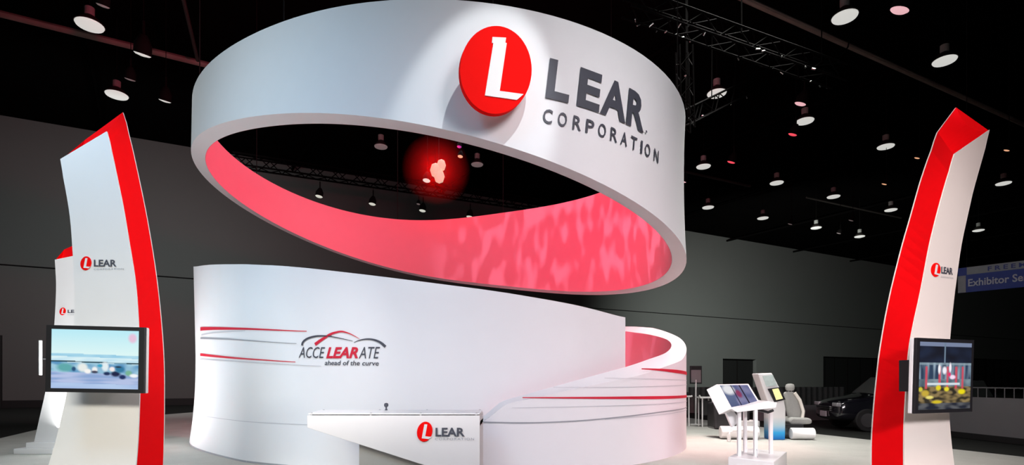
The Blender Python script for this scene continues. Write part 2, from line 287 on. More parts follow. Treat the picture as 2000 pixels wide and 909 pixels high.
for n_, (a, b, z) in enumerate(doors):
    d_ = struct('door_%d' % (n_+1), MB().prism([wpo(a, 0, -.45), wpo(b, 0, -.45), wpo(b, z, -.45), wpo(a, z, -.45)], -WN*.06), M['kick'])
    fr = MB()
    for k in [a + (b-a)*q/max(2, int((b-a)/2.4)) for q in range(max(2, int((b-a)/2.4))+1)][1:-1]: fr.prism([wpo(k-.04, 0, -.4), wpo(k+.04, 0, -.4), wpo(k+.04, z, -.4), wpo(k-.04, z, -.4)], WN*.05)
    fr.build('door_rail', M['rig'], d_)
struct('baseboard_back', MB().prism([wpo(k0, 0, .01), wpo(59.3, 0, .01), wpo(59.3, .45, .01), wpo(k0, .45, .01)], WN*.06), M['kick'])
struct('wall_left', MB().box((-44, 10, H/2), (.4, 40, H)), M['hallwall'])
struct('trim_1', MB().prism([wpo(-2.4, 0, .02), wpo(.12, 0, .02), wpo(.12, 4.3, .02), wpo(-2.4, 4.3, .02)], WN*.12), M['kick'])
struct('ceiling', MB().box((30, 48, H+.15), (190, 130, .3)), M['ceil'])
# purlins under the deck
for i in range(0, 12):
    q = MB(); q.tube([wpo(i*11.0-6, H-.4, .1), wpo(i*11.0-6+8, H-.4, 60)], .1, 6); struct('trim_%d' % (i+2), q, M['ceil'])
CP = [(-11.5,-3),(-13.2,10),(-14.3,15),(-15.4,17.2),(-16.4,19.3),(-16.9,24),(-16.3,28),(2,29),(6.8,28.2),(7.6,23.7),(9.2,16.3),(10.8,11.35),(13.2,2),(14,-3)]
cpm = MB(); cpm.prism([(x, y, -.010) for x, y in CP], (0, 0, .010))
tag(cpm.build('booth_carpet', M['carpet'], loc=(0, 12, 0)), 'light grey carpet covering the booth floor under the round pavilion', 'carpet')

# ---------------------------------------------------------------- round hanging ring
CX, CY = -2.3486, 15.0
def rr(Rad, t): return Rad + .5109*math.cos(2*t) - .7767*math.sin(2*t) + .084*math.cos(3*t) + .0686*math.sin(3*t)
RO, RI, RTO, RTI = 5.9499, 5.6192, 5.9262, 5.6986
PB = (5.8401, -.2465, -.0823, .0178, .0137); PT_ = (8.0843, -.0778, -.0643, .0239, .0345)
def zcut(P_, x, y): return P_[0] + P_[1]*x + P_[2]*y + P_[3]*x*y/10 + P_[4]*(x*x-y*y)/10
def ring_xy(Rad, t): r = rr(Rad, t); return r*math.cos(t), r*math.sin(t)
def ring_pt(Rb, Rt, t, k):              # k 0 bottom .. 1 top
    xb, yb = ring_xy(Rb, t); xt, yt = ring_xy(Rt, t)
    zb, zt = zcut(PB, xb, yb), zcut(PT_, xt, yt)
    q = k
    fl = .05*max(0, math.cos(t))*(1-4*q*(1-q))
    x = xb + (xt-xb)*q + fl*math.cos(t); y = yb + (yt-yb)*q + fl*math.sin(t)
    return (CX + x, CY + y, zb + (zt-zb)*q)
ring = thing('hanging_ring_sign', 'huge white tilted ring hanging above the booth, with round red emblem and dark lettering', 'hanging sign', (CX, CY, 5.8))
N = 160; ts = [2*math.pi*i/N for i in range(N)]
shell = MB(); rows = []
for t in ts: rows.append([ring_pt(RI, RTI, t, 0)] + [ring_pt(RO, RTO, t, k/8) for k in range(9)] + [ring_pt(RI, RTI, t, 1)])
shell.grid(rows, True); sh = shell.build('outer_skin', M['fabric'], ring, smooth=True)
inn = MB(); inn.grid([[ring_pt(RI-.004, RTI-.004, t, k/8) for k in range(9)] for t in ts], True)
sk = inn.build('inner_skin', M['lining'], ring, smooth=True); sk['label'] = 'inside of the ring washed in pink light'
# arc length along the outer skin, started on the left side
AT = [math.pi + (math.pi+.6)*i/1500 for i in range(1501)]; AS = [0.]
for a, b in zip(AT, AT[1:]):
    p, q = ring_xy(5.94, a), ring_xy(5.94, b); AS.append(AS[-1] + math.hypot(q[0]-p[0], q[1]-p[1]))
STAB = list(zip(AS, AT))
def ring_s(s, z, off=.03):
    t = lerp(STAB, s); x, y = ring_xy(5.95 + off, t); return Vector((CX + x, CY + y, z))
def ring_place(bl, br, tl, off=.018):
    return lambda u, v: ring_s(bl[0] + (br[0]-bl[0])*u + (tl[0]-bl[0])*v, bl[1] + (br[1]-bl[1])*u + (tl[1]-bl[1])*v, off)
T_ = DATA['ring_text']
def letters(parent, word, spans, bl, br, tl, m, bold, name='letter'):
    for ch, (a, b) in zip(word, spans):
        f = ring_place(bl, br, tl)
        text_on(name, ch, lambda u, v: f(a + (b-a)*u, v), m, parent, bold)
letters(ring, 'LEAR', [(0, .2), (.275, .49), (.5, .78), (.79, 1.02)], [11.713, 6.607], [13.89, 6.44], [11.80, 7.32], M['ink'], .035)
cs = [i/10.6 for i in range(11)]
wd = dict(I=.018, M=.06)
cw = [(c, c + (.02 if ch == 'I' else .062)) for c, ch in zip([0,.1,.205,.3,.395,.495,.585,.68,.782,.83,.94], 'CORPORATION')]
letters(ring, 'CORPORATION', cw, *T_['CORP'], M['ink'], .012)
text_on('trademark_dot', '.', lambda u, v: ring_s(13.98 + .05*u, 6.46 + .05*v, .03), M['ink'], ring, .01)
# round emblem on stand-offs
do, dn = DATA['disc_origin'], Vector((*DATA['disc_normal'], 0)); dt = Vector((-dn.y, dn.x, 0))
def dpt(s, z, o=0): return Vector((do[0], do[1], 0)) + dt*s + dn*o + Vector((0, 0, z))
em = MB(); em.prism([dpt(s, z, -.10) for s, z in DATA['disc_ring']], dn*.10)
eo = em.build('emblem', M['logored'], ring); eo['label'] = 'round red emblem with a white letter L'
el = MB(); el.prism([dpt(s, z, .001) for s, z in DATA['disc_L']], dn*.015); el.build('letter', M['paint'], eo)
for ss, zz in ((-.3, 7.3), (.3, 7.3), (-.3, 6.7), (.3, 6.7)): MB().tube([dpt(ss, zz, -.09), dpt(ss, zz, -.46)], .03, 8).build('standoff', M['chrome'], eo)
for i in range(8):
    t = R(20 + 45*i); p = ring_pt(5.8, 5.8, t, 1); MB().tube([(p[0], p[1], p[2]-.02), (p[0]*1.0, p[1], H)], .012, 6).build('cable', M['rig'], ring)

# ---------------------------------------------------------------- curved white wall
def catmull(pts, n=16):
    P_ = [Vector(p) for p in pts]; P_ = [P_[0]*2 - P_[1]] + P_ + [P_[-1]*2 - P_[-2]]; o = []
    for i in range(1, len(P_)-2):
        a, b, c, d = P_[i-1:i+3]
        for k in range(n):
            t = k/n; o.append((b*2 + (c-a)*t + (a*2-b*5+c*4-d)*t*t + (b*3-a-c*3+d)*t**3)*.5)
    o.append(P_[-2]); return o
WPL = catmull(DATA['wall_plan'], 24); WS = [0.]
for a, b in zip(WPL, WPL[1:]): WS.append(WS[-1] + (b-a).length)
WPL2 = [(s, p.x, p.y) for s, p in zip(WS, WPL)]
XT = [(s, x) for s, x, y in WPL2]; YT = [(s, y) for s, x, y in WPL2]
def wall_xy(s, off=0):
    x, y = lerp(XT, s), lerp(YT, s); e = .08; dx = lerp(XT, s+e)-lerp(XT, s-e); dy = lerp(YT, s+e)-lerp(YT, s-e); l = math.hypot(dx, dy) or 1
    return x - (-dy/l)*off, y - (dx/l)*off     # outwards = towards the camera side
WT = [[0, 4.75]] + DATA['wall_top']
def wflare(z, s):
    return .16*((max(0, 2.0-z))/2.0)**2*max(.25, 1-s/9) + .05*max(0, (z-2.3)/2)*max(0, 1-s/6)
def wall_pt(s, z, off=0): x, y = wall_xy(s, off + wflare(z, s)); return Vector((x, y, z))
L_ = WS[-1]
wall = thing('curved_screen_wall', 'tall white curved wall with sloping top and racing stripes under the ring', 'curved wall', (-3, 10, 0))
mb = MB(); rows = []; NS = 120
for i in range(NS+1):
    s = L_*i/NS; zt = smooth_tab(WT, s)
    rows.append([wall_pt(s, 0, -.16)] + [wall_pt(s, zt*k/14) for k in range(15)] + [wall_pt(s, zt + .012, -.16)] + [wall_pt(s, zt*k/3, -.16) for k in (2, 1, 0)])
mb.grid(rows); n0 = len(rows[0]); mb.f.append(tuple(range(n0-1))[::-1]); mb.f.append(tuple(len(mb.v)-n0+i for i in range(n0-1)))
mb.build('wall_skin', M['fabric'], wall, smooth=True)
def wall_strip(name, tab, wid0, wid1, m, off=.012, mid=None):
    b = MB(); n = 50; rows = []
    for i in range(n+1):
        s = tab[0][0] + (tab[-1][0]-tab[0][0])*i/n; z = smooth_tab(tab, s) if len(tab) > 2 else lerp(tab, s)
        h_ = (wid0 + (wid1-wid0)*i/n)/2; rows.append([wall_pt(s, z-h_, off), wall_pt(s, z+h_, off)])
    b.grid(rows); return b.build(name, m, wall, fix=False)
ST = DATA['wall_stripes']
for tab, a, b, m in zip(ST, (.085, .045, .065, .03, .03), (.012, .01, .012, .01, .01), ('redp', 'grey', 'redp', 'lgrey', 'lgrey')): wall_strip('stripe', tab, a, b, M[m])
wall_strip('skirt_seam', [[.05, .80], [13.7, .80]], .012, .012, M['lgrey'], .006)
wall_strip('floor_trim', [[.02, .02], [13.7, .02]], .035, .035, M['grey'], .004)
def arc_ribbon(tab, w0, wm_, w1, m):
    pts = catmull([(a, b) for a, b in tab], 8); b = MB(); n = len(pts)-1; rows = []
    for i, p in enumerate(pts):
        q = pts[min(i+1, n)] - pts[max(i-1, 0)]; q.normalize(); nr = Vector((-q.y, q.x)); k = i/n
        h_ = ((w0 + (wm_-w0)*k*2) if k < .5 else (wm_ + (w1-wm_)*(k-.5)*2))/2
        rows.append([wall_pt(*(p - nr*h_), .014), wall_pt(*(p + nr*h_), .014)])
    b.grid(rows); b.build('car_outline_stroke', m, wall, fix=False)
A_ = DATA['acc_arcs']
arc_ribbon(A_[0], .045, .03, .008, M['ink']); arc_ribbon(A_[1], .06, .035, .008, M['redp']); arc_ribbon(A_[2], .008, .03, .05, M['ink'])
def wplace(bl, br, tl): return lambda u, v: wall_pt(bl[0] + (br[0]-bl[0])*u + (tl[0]-bl[0])*v, bl[1] + (br[1]-bl[1])*u + (tl[1]-bl[1])*v, .014)
def wall_words(body, key, m, bold, shear=0.):
    bl, br, tl = DATA['acc_text'][key]; tl = [bl[0] + (0 if shear else 0.0), tl[1]]
    text_on('lettering', body, wplace(bl, br, tl), m, wall, bold, 1, shear)
wall_words('ACCE', 'ACCE', M['ink'], 0, .3); wall_words('LEAR', 'LEAR', M['redp'], .035, .3); wall_words('ATE', 'ATE', M['ink'], 0, .3)
wall_words('ahead of the curve', 'ahead', M['ink'], .012, .15)

# ---------------------------------------------------------------- low spiral band wall on the right
band = thing('low_spiral_wall', 'low white wall curling round the right side with pink interior and red stripe', 'curved wall', (-1.6, 15, 0))
BT = DATA['band_in'] + [[45, 3.45], [70, 3.6], [100, 3.5]]
DZ = [[-82, -.02], [-75, -.04], [-50, -.16], [-28, -.17], [-8, 0], [15, .18], [40, .15], [110, .1]]
BO, BI = 6.15, 5.80
def bpt(Rad, deg, z): t = R(deg); e = 0.05*max(0, (1.6-z)/1.6)**2*0; return Vector((-1.6 + (Rad+e)*math.cos(t), 15 + (Rad+e)*math.sin(t), z))
mb = MB(); rows = []; a0, a1 = -79.8, 98
for i in range(151):
    a = a0 + (a1-a0)*i/150; zi = sum(lerp(BT, a+e) for e in (-1.2, 0, 1.2))/3 if a > -74 else lerp(BT, a); zo = zi + lerp(DZ, a)
    rows.append([bpt(BO, a, zo*k/8) for k in range(9)] + [bpt(BI, a, zi)])
mb.grid(rows); n1 = len(rows[0])
mb.prism([bpt(BO, a0, 0), bpt(BI, a0, 0), bpt(BI, a0, .93), bpt(BO, a0, .915)], (-.004, 0, 0))
mb.build('outer_skin', M['fabric'], band, smooth=True)
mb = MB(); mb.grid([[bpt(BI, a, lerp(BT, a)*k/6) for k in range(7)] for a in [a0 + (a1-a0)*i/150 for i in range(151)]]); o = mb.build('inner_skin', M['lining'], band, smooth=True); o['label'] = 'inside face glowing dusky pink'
BS = DATA['band_stripes']
for tab, w0, w1, m in zip(BS, (.02, .015, .02, .008, .006, .006, .006), (.075, .06, .02, .012, .01, .01, .01), ('redp', 'redp', 'grey', 'lgrey', 'lgrey', 'lgrey', 'lgrey')):
    tab = tab[:-1] + [[tab[-1][0] + 8, tab[-1][1]]] if tab[-1][0] < 0 else tab
    rows = []
    for i in range(41):
        a = tab[0][0] + (tab[-1][0]-tab[0][0])*i/40; z = sum(lerp(tab, a+e) for e in (-3, 0, 3))/3; h_ = (w0 + (w1-w0)*min(1, i/20))/2
        rows.append([bpt(BO+.012, a, z-h_), bpt(BO+.012, a, z+h_)])
    b = MB(); b.grid(rows); b.build('stripe', M[m], band, fix=False)

# ---------------------------------------------------------------- towers
def at_frac(curve, k):                  # curve: list of (x, y, z) from top to bottom
    zt = curve[0][2]; z = zt*k; pts = curve[::-1]
    if z <= pts[0][2]:
        a, b = pts[0], pts[1]
    elif z >= pts[-1][2]: a, b = pts[-2], pts[-1]
    else:
        for a, b in zip(pts, pts[1:]):
            if a[2] <= z <= b[2]: break
    q = (z-a[2])/(b[2]-a[2]) if b[2] != a[2] else 0
    q = max(q, -1.2)
    return Vector((a[0] + (b[0]-a[0])*q, a[1] + (b[1]-a[1])*q, z))
def smooth_frac(c, k):
    v = Vector((0, 0, 0)); n = 0
    for e in (-.03, -.015, 0, .015, .03):
        if 0 <= k+e <= 1: v += at_frac(c, k+e); n += 1
        else: v += at_frac(c, k); n += 1
    v /= n; v.z = c[0][2]*k; return v
def tower(name, label, fl, fr_, bl, br, base, white, nrm, red_first=True):
    t = thing(name, label, 'tower', base, 'leaning red and white towers'); NK = 36; n = Vector(nrm)
    ks_ = [k/NK for k in range(NK+1)]
    cur = [[smooth_frac(c, k) for k in ks_] for c in (fl, fr_, br, bl)]
    core = MB(); rows = [[c[i] + n*0 for c in cur] + [cur[0][i]] for i in range(NK+1)]
    core.grid(rows)
    # slightly dished red top
    a, b, c_, d_ = [c[-1] for c in cur]; G = 8; top = []
    for i in range(G+1):
        r_ = []
        for j in range(G+1):
            u, v = i/G, j/G; p = (a*(1-u)*(1-v) + b*u*(1-v) + c_*u*v + d_*(1-u)*v); r_.append(p - Vector((0, 0, .10*4*v*(1-v)*1 + 0.0)) if 0 < v < 1 else p)
        top.append(r_)
    core.grid(top)
    for sgn in (0, 1):
        pass
    core.f.append(tuple(range(4))[::-1])
    core.build('core', M['red'], t, smooth=False)
    for nm, (p, q), off in (('front_panel', (0, 1), 1), ('back_panel', (3, 2), -1)):
        pm_ = MB(); rws = []
        for i in range(NK+1):
            e = n*off*.018; e0 = n*off*.002
            rws.append([cur[p][i] + e0, cur[p][i] + e, cur[q][i] + e, cur[q][i] + e0, cur[p][i] + e0])
        pm_.grid(rws); pm_.f.append((0, 1, 2, 3)); z_ = len(pm_.v); pm_.f.append((z_-2, z_-3, z_-4, z_-5)); pm_.build(nm, white, t)
    return t
def shift(c, v, top): return [[p[0]+v[0], p[1]+v[1], p[2]*top/c[0][2]] for p in c]
tl_ = DATA['tower_left']
TLB = shift(tl_['L'], (.02, .45), 4.942); TLB[0][0] = -5.97 + .02
left = tower('leaning_tower', 'large leaning tower at the left, white front and bright red side, carrying a screen', tl_['L'], tl_['M'], TLB, tl_['R'] + [[-4.87, 7.45, 0]], (-5.5, 7.2, 0), M['panel'], (0, -1, 0))
tr_ = DATA['tower_right']; p0_, d2_, n2_ = DATA['tower_right_axes']
TRB = shift(tr_['R'], (n2_[0]*.4, n2_[1]*.4), 5.80)
right = tower('leaning_tower', 'leaning tower at the right, red inner side and cream front, seen under the hall lamps', tr_['M'] + [[5.09, 7.0, 0]], tr_['R'] + [[6.25, 7.54, 0]], tr_['A'] + [[4.925, 7.364, 0]], TRB + [[6.25+n2_[0]*.4, 7.54+n2_[1]*.4, 0]], (5.6, 7.4, 0), M['warm'], (-n2_[0], -n2_[1], 0))
rl = DATA['tower_rear_L']; rl = rl + [[rl[-1][0]-.03, 12., 0]]
rM = [[p[0]+.62+.028*(4.3-p[2])*6, 12., p[2]*1.03] for p in rl]
rB = [[p[0]-.02-.16*(p[2]/4.31)**3, 12.45, p[2]*1.08] for p in rl]; rR = [[p[0]-.06, 12.45, p[2]*1.12] for p in rM]
rear = tower('leaning_tower', 'smaller bright white leaning tower half hidden behind the large left tower', rl, rM, rB, rR, (-10, 12.2, 0), M['paint'], (0, -1, 0))
pb = MB(); pb.prism([(-10.9, 11.75, 0), (-9.1, 11.75, 0), (-9.1, 12.6, 0), (-10.9, 12.6, 0)], (0, 0, .12)); pb.prism([(-10.72, 11.85, .12), (-9.2, 11.85, .12), (-9.2, 12.5, .12), (-10.72, 12.5, .12)], (0, 0, .12))
pb.build('foot_plate', M['paint'], rear, bevel=.01)
# tower logos
def tower_logo(t, pts, nrm, ink=.0):
    nrm = Vector(nrm); a, b, w0, w1, w2, w3, w4 = [Vector(p) for p in pts]
    ax = Vector(((b-a).x/2, (b-a).y/2, 0)); c = (a+b)/2 + nrm*.02; ay = Vector((0, 0, (a.z-b.z)/2)); emblem(t, c, ax, ay, nrm, .12)
    hx = w1-w0; up = Vector((0, 0, w0.z*0 + (w3-w5z(w0, w3)).z)) if False else Vector((0, 0, abs(w3.z-w0.z)*.86))
    text_on('lettering', 'LEAR', frame(w0 + nrm*.024, Vector((hx.x, hx.y, 0)), up), M['ink'], t, .03)
    h2 = w4*0 + (pts_v(pts, 6) - w2*0 - pts_v(pts, 5))
    base = pts_v(pts, 5) + nrm*.024; text_on('lettering', 'CORPORATION', frame(base, Vector((h2.x, h2.y, 0)), Vector((0, 0, .035))), M['grey'], t, 0, 1.25)
def pts_v(p, i): return Vector(p[i])
def logo2(t, e0, e1, a, b, htop, c, d, hc, nrm):
    """e0/e1 corners of the oval, a-b baseline of the name, c-d baseline of the small word"""
    nrm = Vector(nrm); e0, e1, a, b, c, d = map(Vector, (e0, e1, a, b, c, d))
    ax = Vector(((e1-e0).x/2, (e1-e0).y/2, 0)); emblem(t, (e0+e1)/2 + nrm*.02, ax, Vector((0, 0, abs(e0.z-e1.z)/2)), nrm, .12)
    text_on('lettering', 'LEAR', frame(a + nrm*.024, b-a, (0, 0, htop)), M['ink'], t, .03)
    text_on('lettering', 'CORPORATION', frame(c + nrm*.024, d-c, (0, 0, hc)), M['grey'], t, 0, 1.25)
l = DATA['logo_left']; logo2(left, l[0], l[1], l[2], l[3], .09, l[5], l[6], .022, (0, -1, 0))
l = DATA['logo_right']; logo2(right, l[0], l[1], l[2], l[3], .095, l[5], l[6], .022, (-n2_[0], -n2_[1], 0))
logo2(rear, (-10.08, 12, 3.24), (-9.94, 12, 3.07), (-9.90, 12, 3.12), (-9.55, 12, 3.12), .07, (-9.90, 12, 3.07), (-9.5, 12, 3.07), .02, (0, -1, 0))

# ---------------------------------------------------------------- screens on the towers
def screen_pic(name, P4, nrm, fn, es, parent, nx=150, ny=90):
    tl, tr, br, bl = [Vector(p) for p in P4]; me = bpy.data.meshes.new(name); vs = []; fs = []; base = Vector(parent['_o'])
    for j in range(ny+1):
        for i in range(nx+1):
            u, v = i/nx, j/ny; vs.append(((tl*(1-u)+tr*u)*(1-v) + (bl*(1-u)+br*u)*v + Vector(nrm)*.002) - base)
    for j in range(ny):
        for i in range(nx): a = j*(nx+1)+i; fs.append((a, a+nx+1, a+nx+2, a+1))
    me.from_pydata(vs, [], fs); ca = me.color_attributes.new('picture', 'FLOAT_COLOR', 'POINT')
    for j in range(ny+1):
        for i in range(nx+1): ca.data[j*(nx+1)+i].color = (*fn(i/nx, j/ny), 1)
    me.materials.append(mat_attr(name + ' glow', es)); o = bpy.data.objects.new(name, me); C.objects.link(o); o.parent = parent; return o
def srgb(*c): return tuple((x/255)**2.2 for x in c)
def mixc(a, b, k): k = max(0, min(1, k)); return tuple(x*(1-k)+y*k for x, y in zip(a, b))
def nz(x, y, s=0): return mnoise.noise(Vector((x, y, s)))
def blob(u, v, cu, cv, ru, rv): return max(0, 1 - math.sqrt(((u-cu)/ru)**2 + ((v-cv)/rv)**2))*2.2
def pic_left(u, v):
    v0 = v - .03*u
    sky = mixc(srgb(186, 238, 250), srgb(222, 250, 250), v/.4)
    c = sky
    if v0 > .40: c = mixc(srgb(150, 205, 232), srgb(176, 222, 240), .5+nz(u*6, v*14))
    if v0 > .45: c = mixc(srgb(222, 246, 250), srgb(190, 228, 245), .4+nz(u*5, v*20, 3))
    if .525 < v0 < .545: c = srgb(30, 66, 78) if u < .64 or u > .86 else srgb(120, 160, 180)
    if v0 > .55: c = mixc(srgb(92, 150, 196), srgb(160, 205, 226), .6+nz(u*7, v*12, 5)*1.6)
    if v0 > .72: c = mixc(srgb(140, 168, 214), srgb(182, 196, 232), .5+nz(u*3, v*22, 7)*1.5)
    if v0 > .90: c = mixc(srgb(150, 176, 225), srgb(190, 214, 244), .5+nz(u*2, v*12, 9))
    for cu, cv, ru, rv, col in ((.16,.66,.12,.09,(96,170,172)),(.36,.65,.07,.09,(236,240,236)),(.42,.71,.05,.05,(252,250,246)),(.5,.68,.04,.06,(245,245,245)),(.5,.72,.05,.03,(70,70,90)),(.62,.62,.05,.10,(230,242,246)),(.64,.74,.05,.04,(30,50,92)),(.74,.74,.07,.06,(26,34,72)),(.70,.66,.04,.05,(250,240,240)),(.79,.66,.07,.07,(50,120,160)),(.82,.79,.05,.05,(24,44,96)),(.89,.72,.05,.06,(120,180,150)),(.95,.76,.06,.04,(244,248,250)),(.77,.62,.05,.02,(40,60,80)),(.93,.12,.06,.10,(232,196,222)),(.26,.68,.03,.05,(40,80,120)),(.56,.61,.04,.03,(60,165,200))):
        k = blob(u, v0+.02, cu, cv, ru, rv)
        if k > 0: c = mixc(c, srgb(*col), k)
    return c
def pic_right(u, v):
    c = mixc(srgb(8, 16, 30), srgb(26, 38, 60), .5+nz(u*4, v*8))
    if v < .06: c = srgb(120, 132, 160)
    if abs(u-.47) < .012 and v < .5: c = srgb(110, 130, 150)
    if v > .30:
        k = .5+nz(u*16, v*3, 2)*1.5; c = mixc(srgb(38, 58, 82), srgb(150, 172, 190), k*.8)
        if int(u*17) % 2: c = mixc(c, srgb(50, 70, 96), .6)
        if v < .34: c = mixc(c, srgb(150, 170, 180), .6)
    if v > .55: c = mixc(srgb(60, 78, 92), srgb(130, 150, 160), .5+nz(u*8, v*10, 4))
    if v > .66: c = mixc(srgb(48, 44, 34), srgb(140, 120, 80), .5+nz(u*10, v*22, 5)*1.6)
    if v > .9: c = mixc(srgb(30, 36, 50), srgb(90, 92, 96), .5+nz(u*6, v*20, 6)*1.5)
    for cu in (.13, .38, .53, .70, .83):
        if abs(u-cu) < .022 and .36 < v < .70: c = mixc(c, srgb(214, 74, 92), .85)
    if .60 < v < .64 and .15 < u < .78: c = srgb(214, 226, 234)
    for cu, cv, ru, rv, col in ((.37,.40,.03,.09,(250,250,255)),(.47,.42,.05,.07,(245,245,255)),(.58,.38,.03,.09,(255,245,255)),(.63,.52,.07,.04,(255,225,250)),(.57,.48,.03,.04,(240,40,110)),(.36,.68,.06,.05,(232,214,40)),(.52,.70,.06,.04,(236,220,50)),(.82,.74,.09,.05,(240,220,20)),(.12,.76,.09,.06,(200,170,60)),(.2,.82,.09,.03,(240,225,120)),(.34,.89,.12,.03,(214,190,40)),(.03,.70,.05,.04,(210,200,60))):
        k = blob(u, v, cu, cv, ru, rv)
        if k > 0: c = mixc(c, srgb(*col), k)
    return c
def display(name, label, P4, nrm, fn, es, thick, bez):
    tl, tr, br, bl = [Vector(p) for p in P4]; c = (tl+tr+br+bl)/4; nrm = Vector(nrm)
    t = thing(name, label, 'screen', tuple(bl + (br-bl)/2)); cas = MB(); cas.prism([p - nrm*.035 + (p-c)*.0 for p in (tl, tr, br, bl)], -nrm*thick); cas.build('casing', M['paint'], t, bevel=.01)
    bz = MB(); ins = [p + (c-p).normalized()*bez*1.3 for p in (tl, tr, br, bl)]
    bz.prism([p for p in (tl, tr, br, bl)], -nrm*.034); bz.build('bezel', M['black'], t, bevel=.004)
    screen_pic('picture', ins, nrm, fn, es, t)
    return t
tv1 = display('wall_screen', 'wide flat screen on the large left tower showing pale blue airfield vehicles', DATA['tv_left'], (0, -1, 0), pic_left, .95, .05, .065)
MB().box((-5.1, 6.78, 1.86), (.4, .37, .35)).build('mount', M['black'], tv1)
tv2 = display('wall_screen', 'dark flat screen on the right tower showing a night stage with red poles', DATA['tv_right'], (-n2_[0], -n2_[1], 0), pic_right, .95, .05, .06)
mt = MB(); q = [Vector(p) for p in DATA['tv_right']]; cc = sum(q, Vector())/4; nv = Vector((n2_[0], n2_[1], 0)); mm = Matrix.Rotation(R(25), 3, 'Z')
mt.box(cc + nv*.21 - Vector((d2_[0], d2_[1], 0))*.15, (.6, .18, .4), mm); mt.build('mount', M['black'], tv2)
t = thing('wall_screen', 'white-cased screen seen edge-on beside the smaller rear tower', 'screen', (-10.3, 11.6, 1.7))
a = Vector((-9.95, 11.3, 0)); dr = Vector((-.6583, .7527, 0)); pr = Vector((.7527, .6583, 0))
b = MB(); b.prism([a + Vector((0,0,1.73)), a + dr*.75 + Vector((0,0,1.73)), a + dr*.75 + Vector((0,0,2.46)), a + Vector((0,0,2.46))], pr*.06); b.build('casing', M['paint'], t, bevel=.01)
b = MB(); b.prism([a - pr*.012 + Vector((0,0,1.74)), a - pr*.012 + dr*.75 + Vector((0,0,1.74)), a - pr*.012 + dr*.75 + Vector((0,0,2.45)), a - pr*.012 + Vector((0,0,2.45))], pr*.01); b.build('bezel', M['black'], t)
MB().tube([a + dr*.65 + pr*.06 + Vector((0,0,2.1)), (-10.24, 11.97, 2.1)], .03, 8).build('mount', M['black'], t)

# ---------------------------------------------------------------- reception counter
def px(x, y, d): return Vector(((x-1000)/1050*d, d, 1.6 + (745-y)/1050*d))
yf, yb = 7.64, 8.62; ztop = 1.112
ctr = thing('reception_counter', 'white wedge-fronted reception counter with logo in front of the curved wall', 'counter', (-1.6, 8.1, 0))
xl, xr = -2.911, -.458
b = MB(); b.prism([(xl, yf, ztop), (xr, yf, ztop), (xr, yf, 0), (xr-.06, yf, 0), (xr-.06, yf, .17), (xl, yf, .938)], (0, .05, 0)); b.build('front_panel', M['panel'], ctr, bevel=.004)
b = MB(); b.prism([(xl+.02, yf+.05, ztop-.001), (xr-.005, yf+.05, ztop-.001), (xr-.005, yb, ztop-.001), (xl-.12, yb, ztop-.001)], (0, 0, -.16)); b.build('top_box', M['panel'], ctr)
b = MB(); b.prism([(xl+.01, yf+.005, ztop+.012), (xr, yf+.005, ztop+.012), (xr-.02, yb-.02, ztop+.012), (xl-.14, yb-.02, ztop+.012)], (0, 0, .018)); b.build('top_slab', M['ped'], ctr, bevel=.004)
b = MB(); b.prism([(-2.26, 7.95, 0), (xr-.04, 7.95, 0), (xr-.04, 8.5, 0), (-2.26, 8.5, 0)], (0, 0, ztop-.16)); o = b.build('plinth', M['plinth'], ctr); o['label'] = 'grey recessed plinth'
b = MB(); b.prism([(xr-.03, yf+.05, 0), (xr-.005, yf+.05, 0), (xr-.005, yb, 0), (xr-.03, yb, 0)], (0, 0, ztop-.1)); b.build('side_panel', M['panel'], ctr)
for fx in (.02, .365, .655, .98):
    for yy, ex in ((yf+.04, 0), (yb-.08, -.13)):
        x = xl + (xr-xl)*fx + ex*(1-fx) ; MB().lathe([(.018, 0), (.018, .028), (.012, .036)], (x, yy, ztop), 12).build('standoff', M['chrome'], ctr)
logo2(ctr, px(815, 824, yf), px(845, 863, yf), px(851, 853, yf), px(908, 853, yf), .125, px(850, 860, yf), px(926, 860, yf), .033, (0, -1, 0))
dv = MB(); dv.lathe([(.022, 0), (.022, .012), (.012, .018), (.012, .05), (.03, .06), (.035, .085), (.026, .108), (.01, .115)], (-1.97, 8.42, ztop+.031), 16)
tag(dv.build('desk_gadget', M['ink'], smooth=True, loc=(-1.97, 8.42, ztop+.031)), 'tiny dark round-headed gadget standing on the counter top', 'device')

# ---------------------------------------------------------------- slanted touch table
kt = thing('touch_table', 'white angled display console on four thin posts and a block base', 'console', (4.4, 9.6, 0))
MB().prism([(3.706, 9.22, 0), (4.2, 8.62, 0), (5.06, 9.9, 0), (4.55, 10.4, 0)], (0, 0, .30)).build('base', M['ped'], kt, bevel=.01)
for x, y in ((3.95, 9.35), (4.27, 9.85), (4.22, 9.32), (4.63, 9.62)):
    MB().box((x, y, .70), (.055, .055, .8)).build('leg', M['ped'], kt)
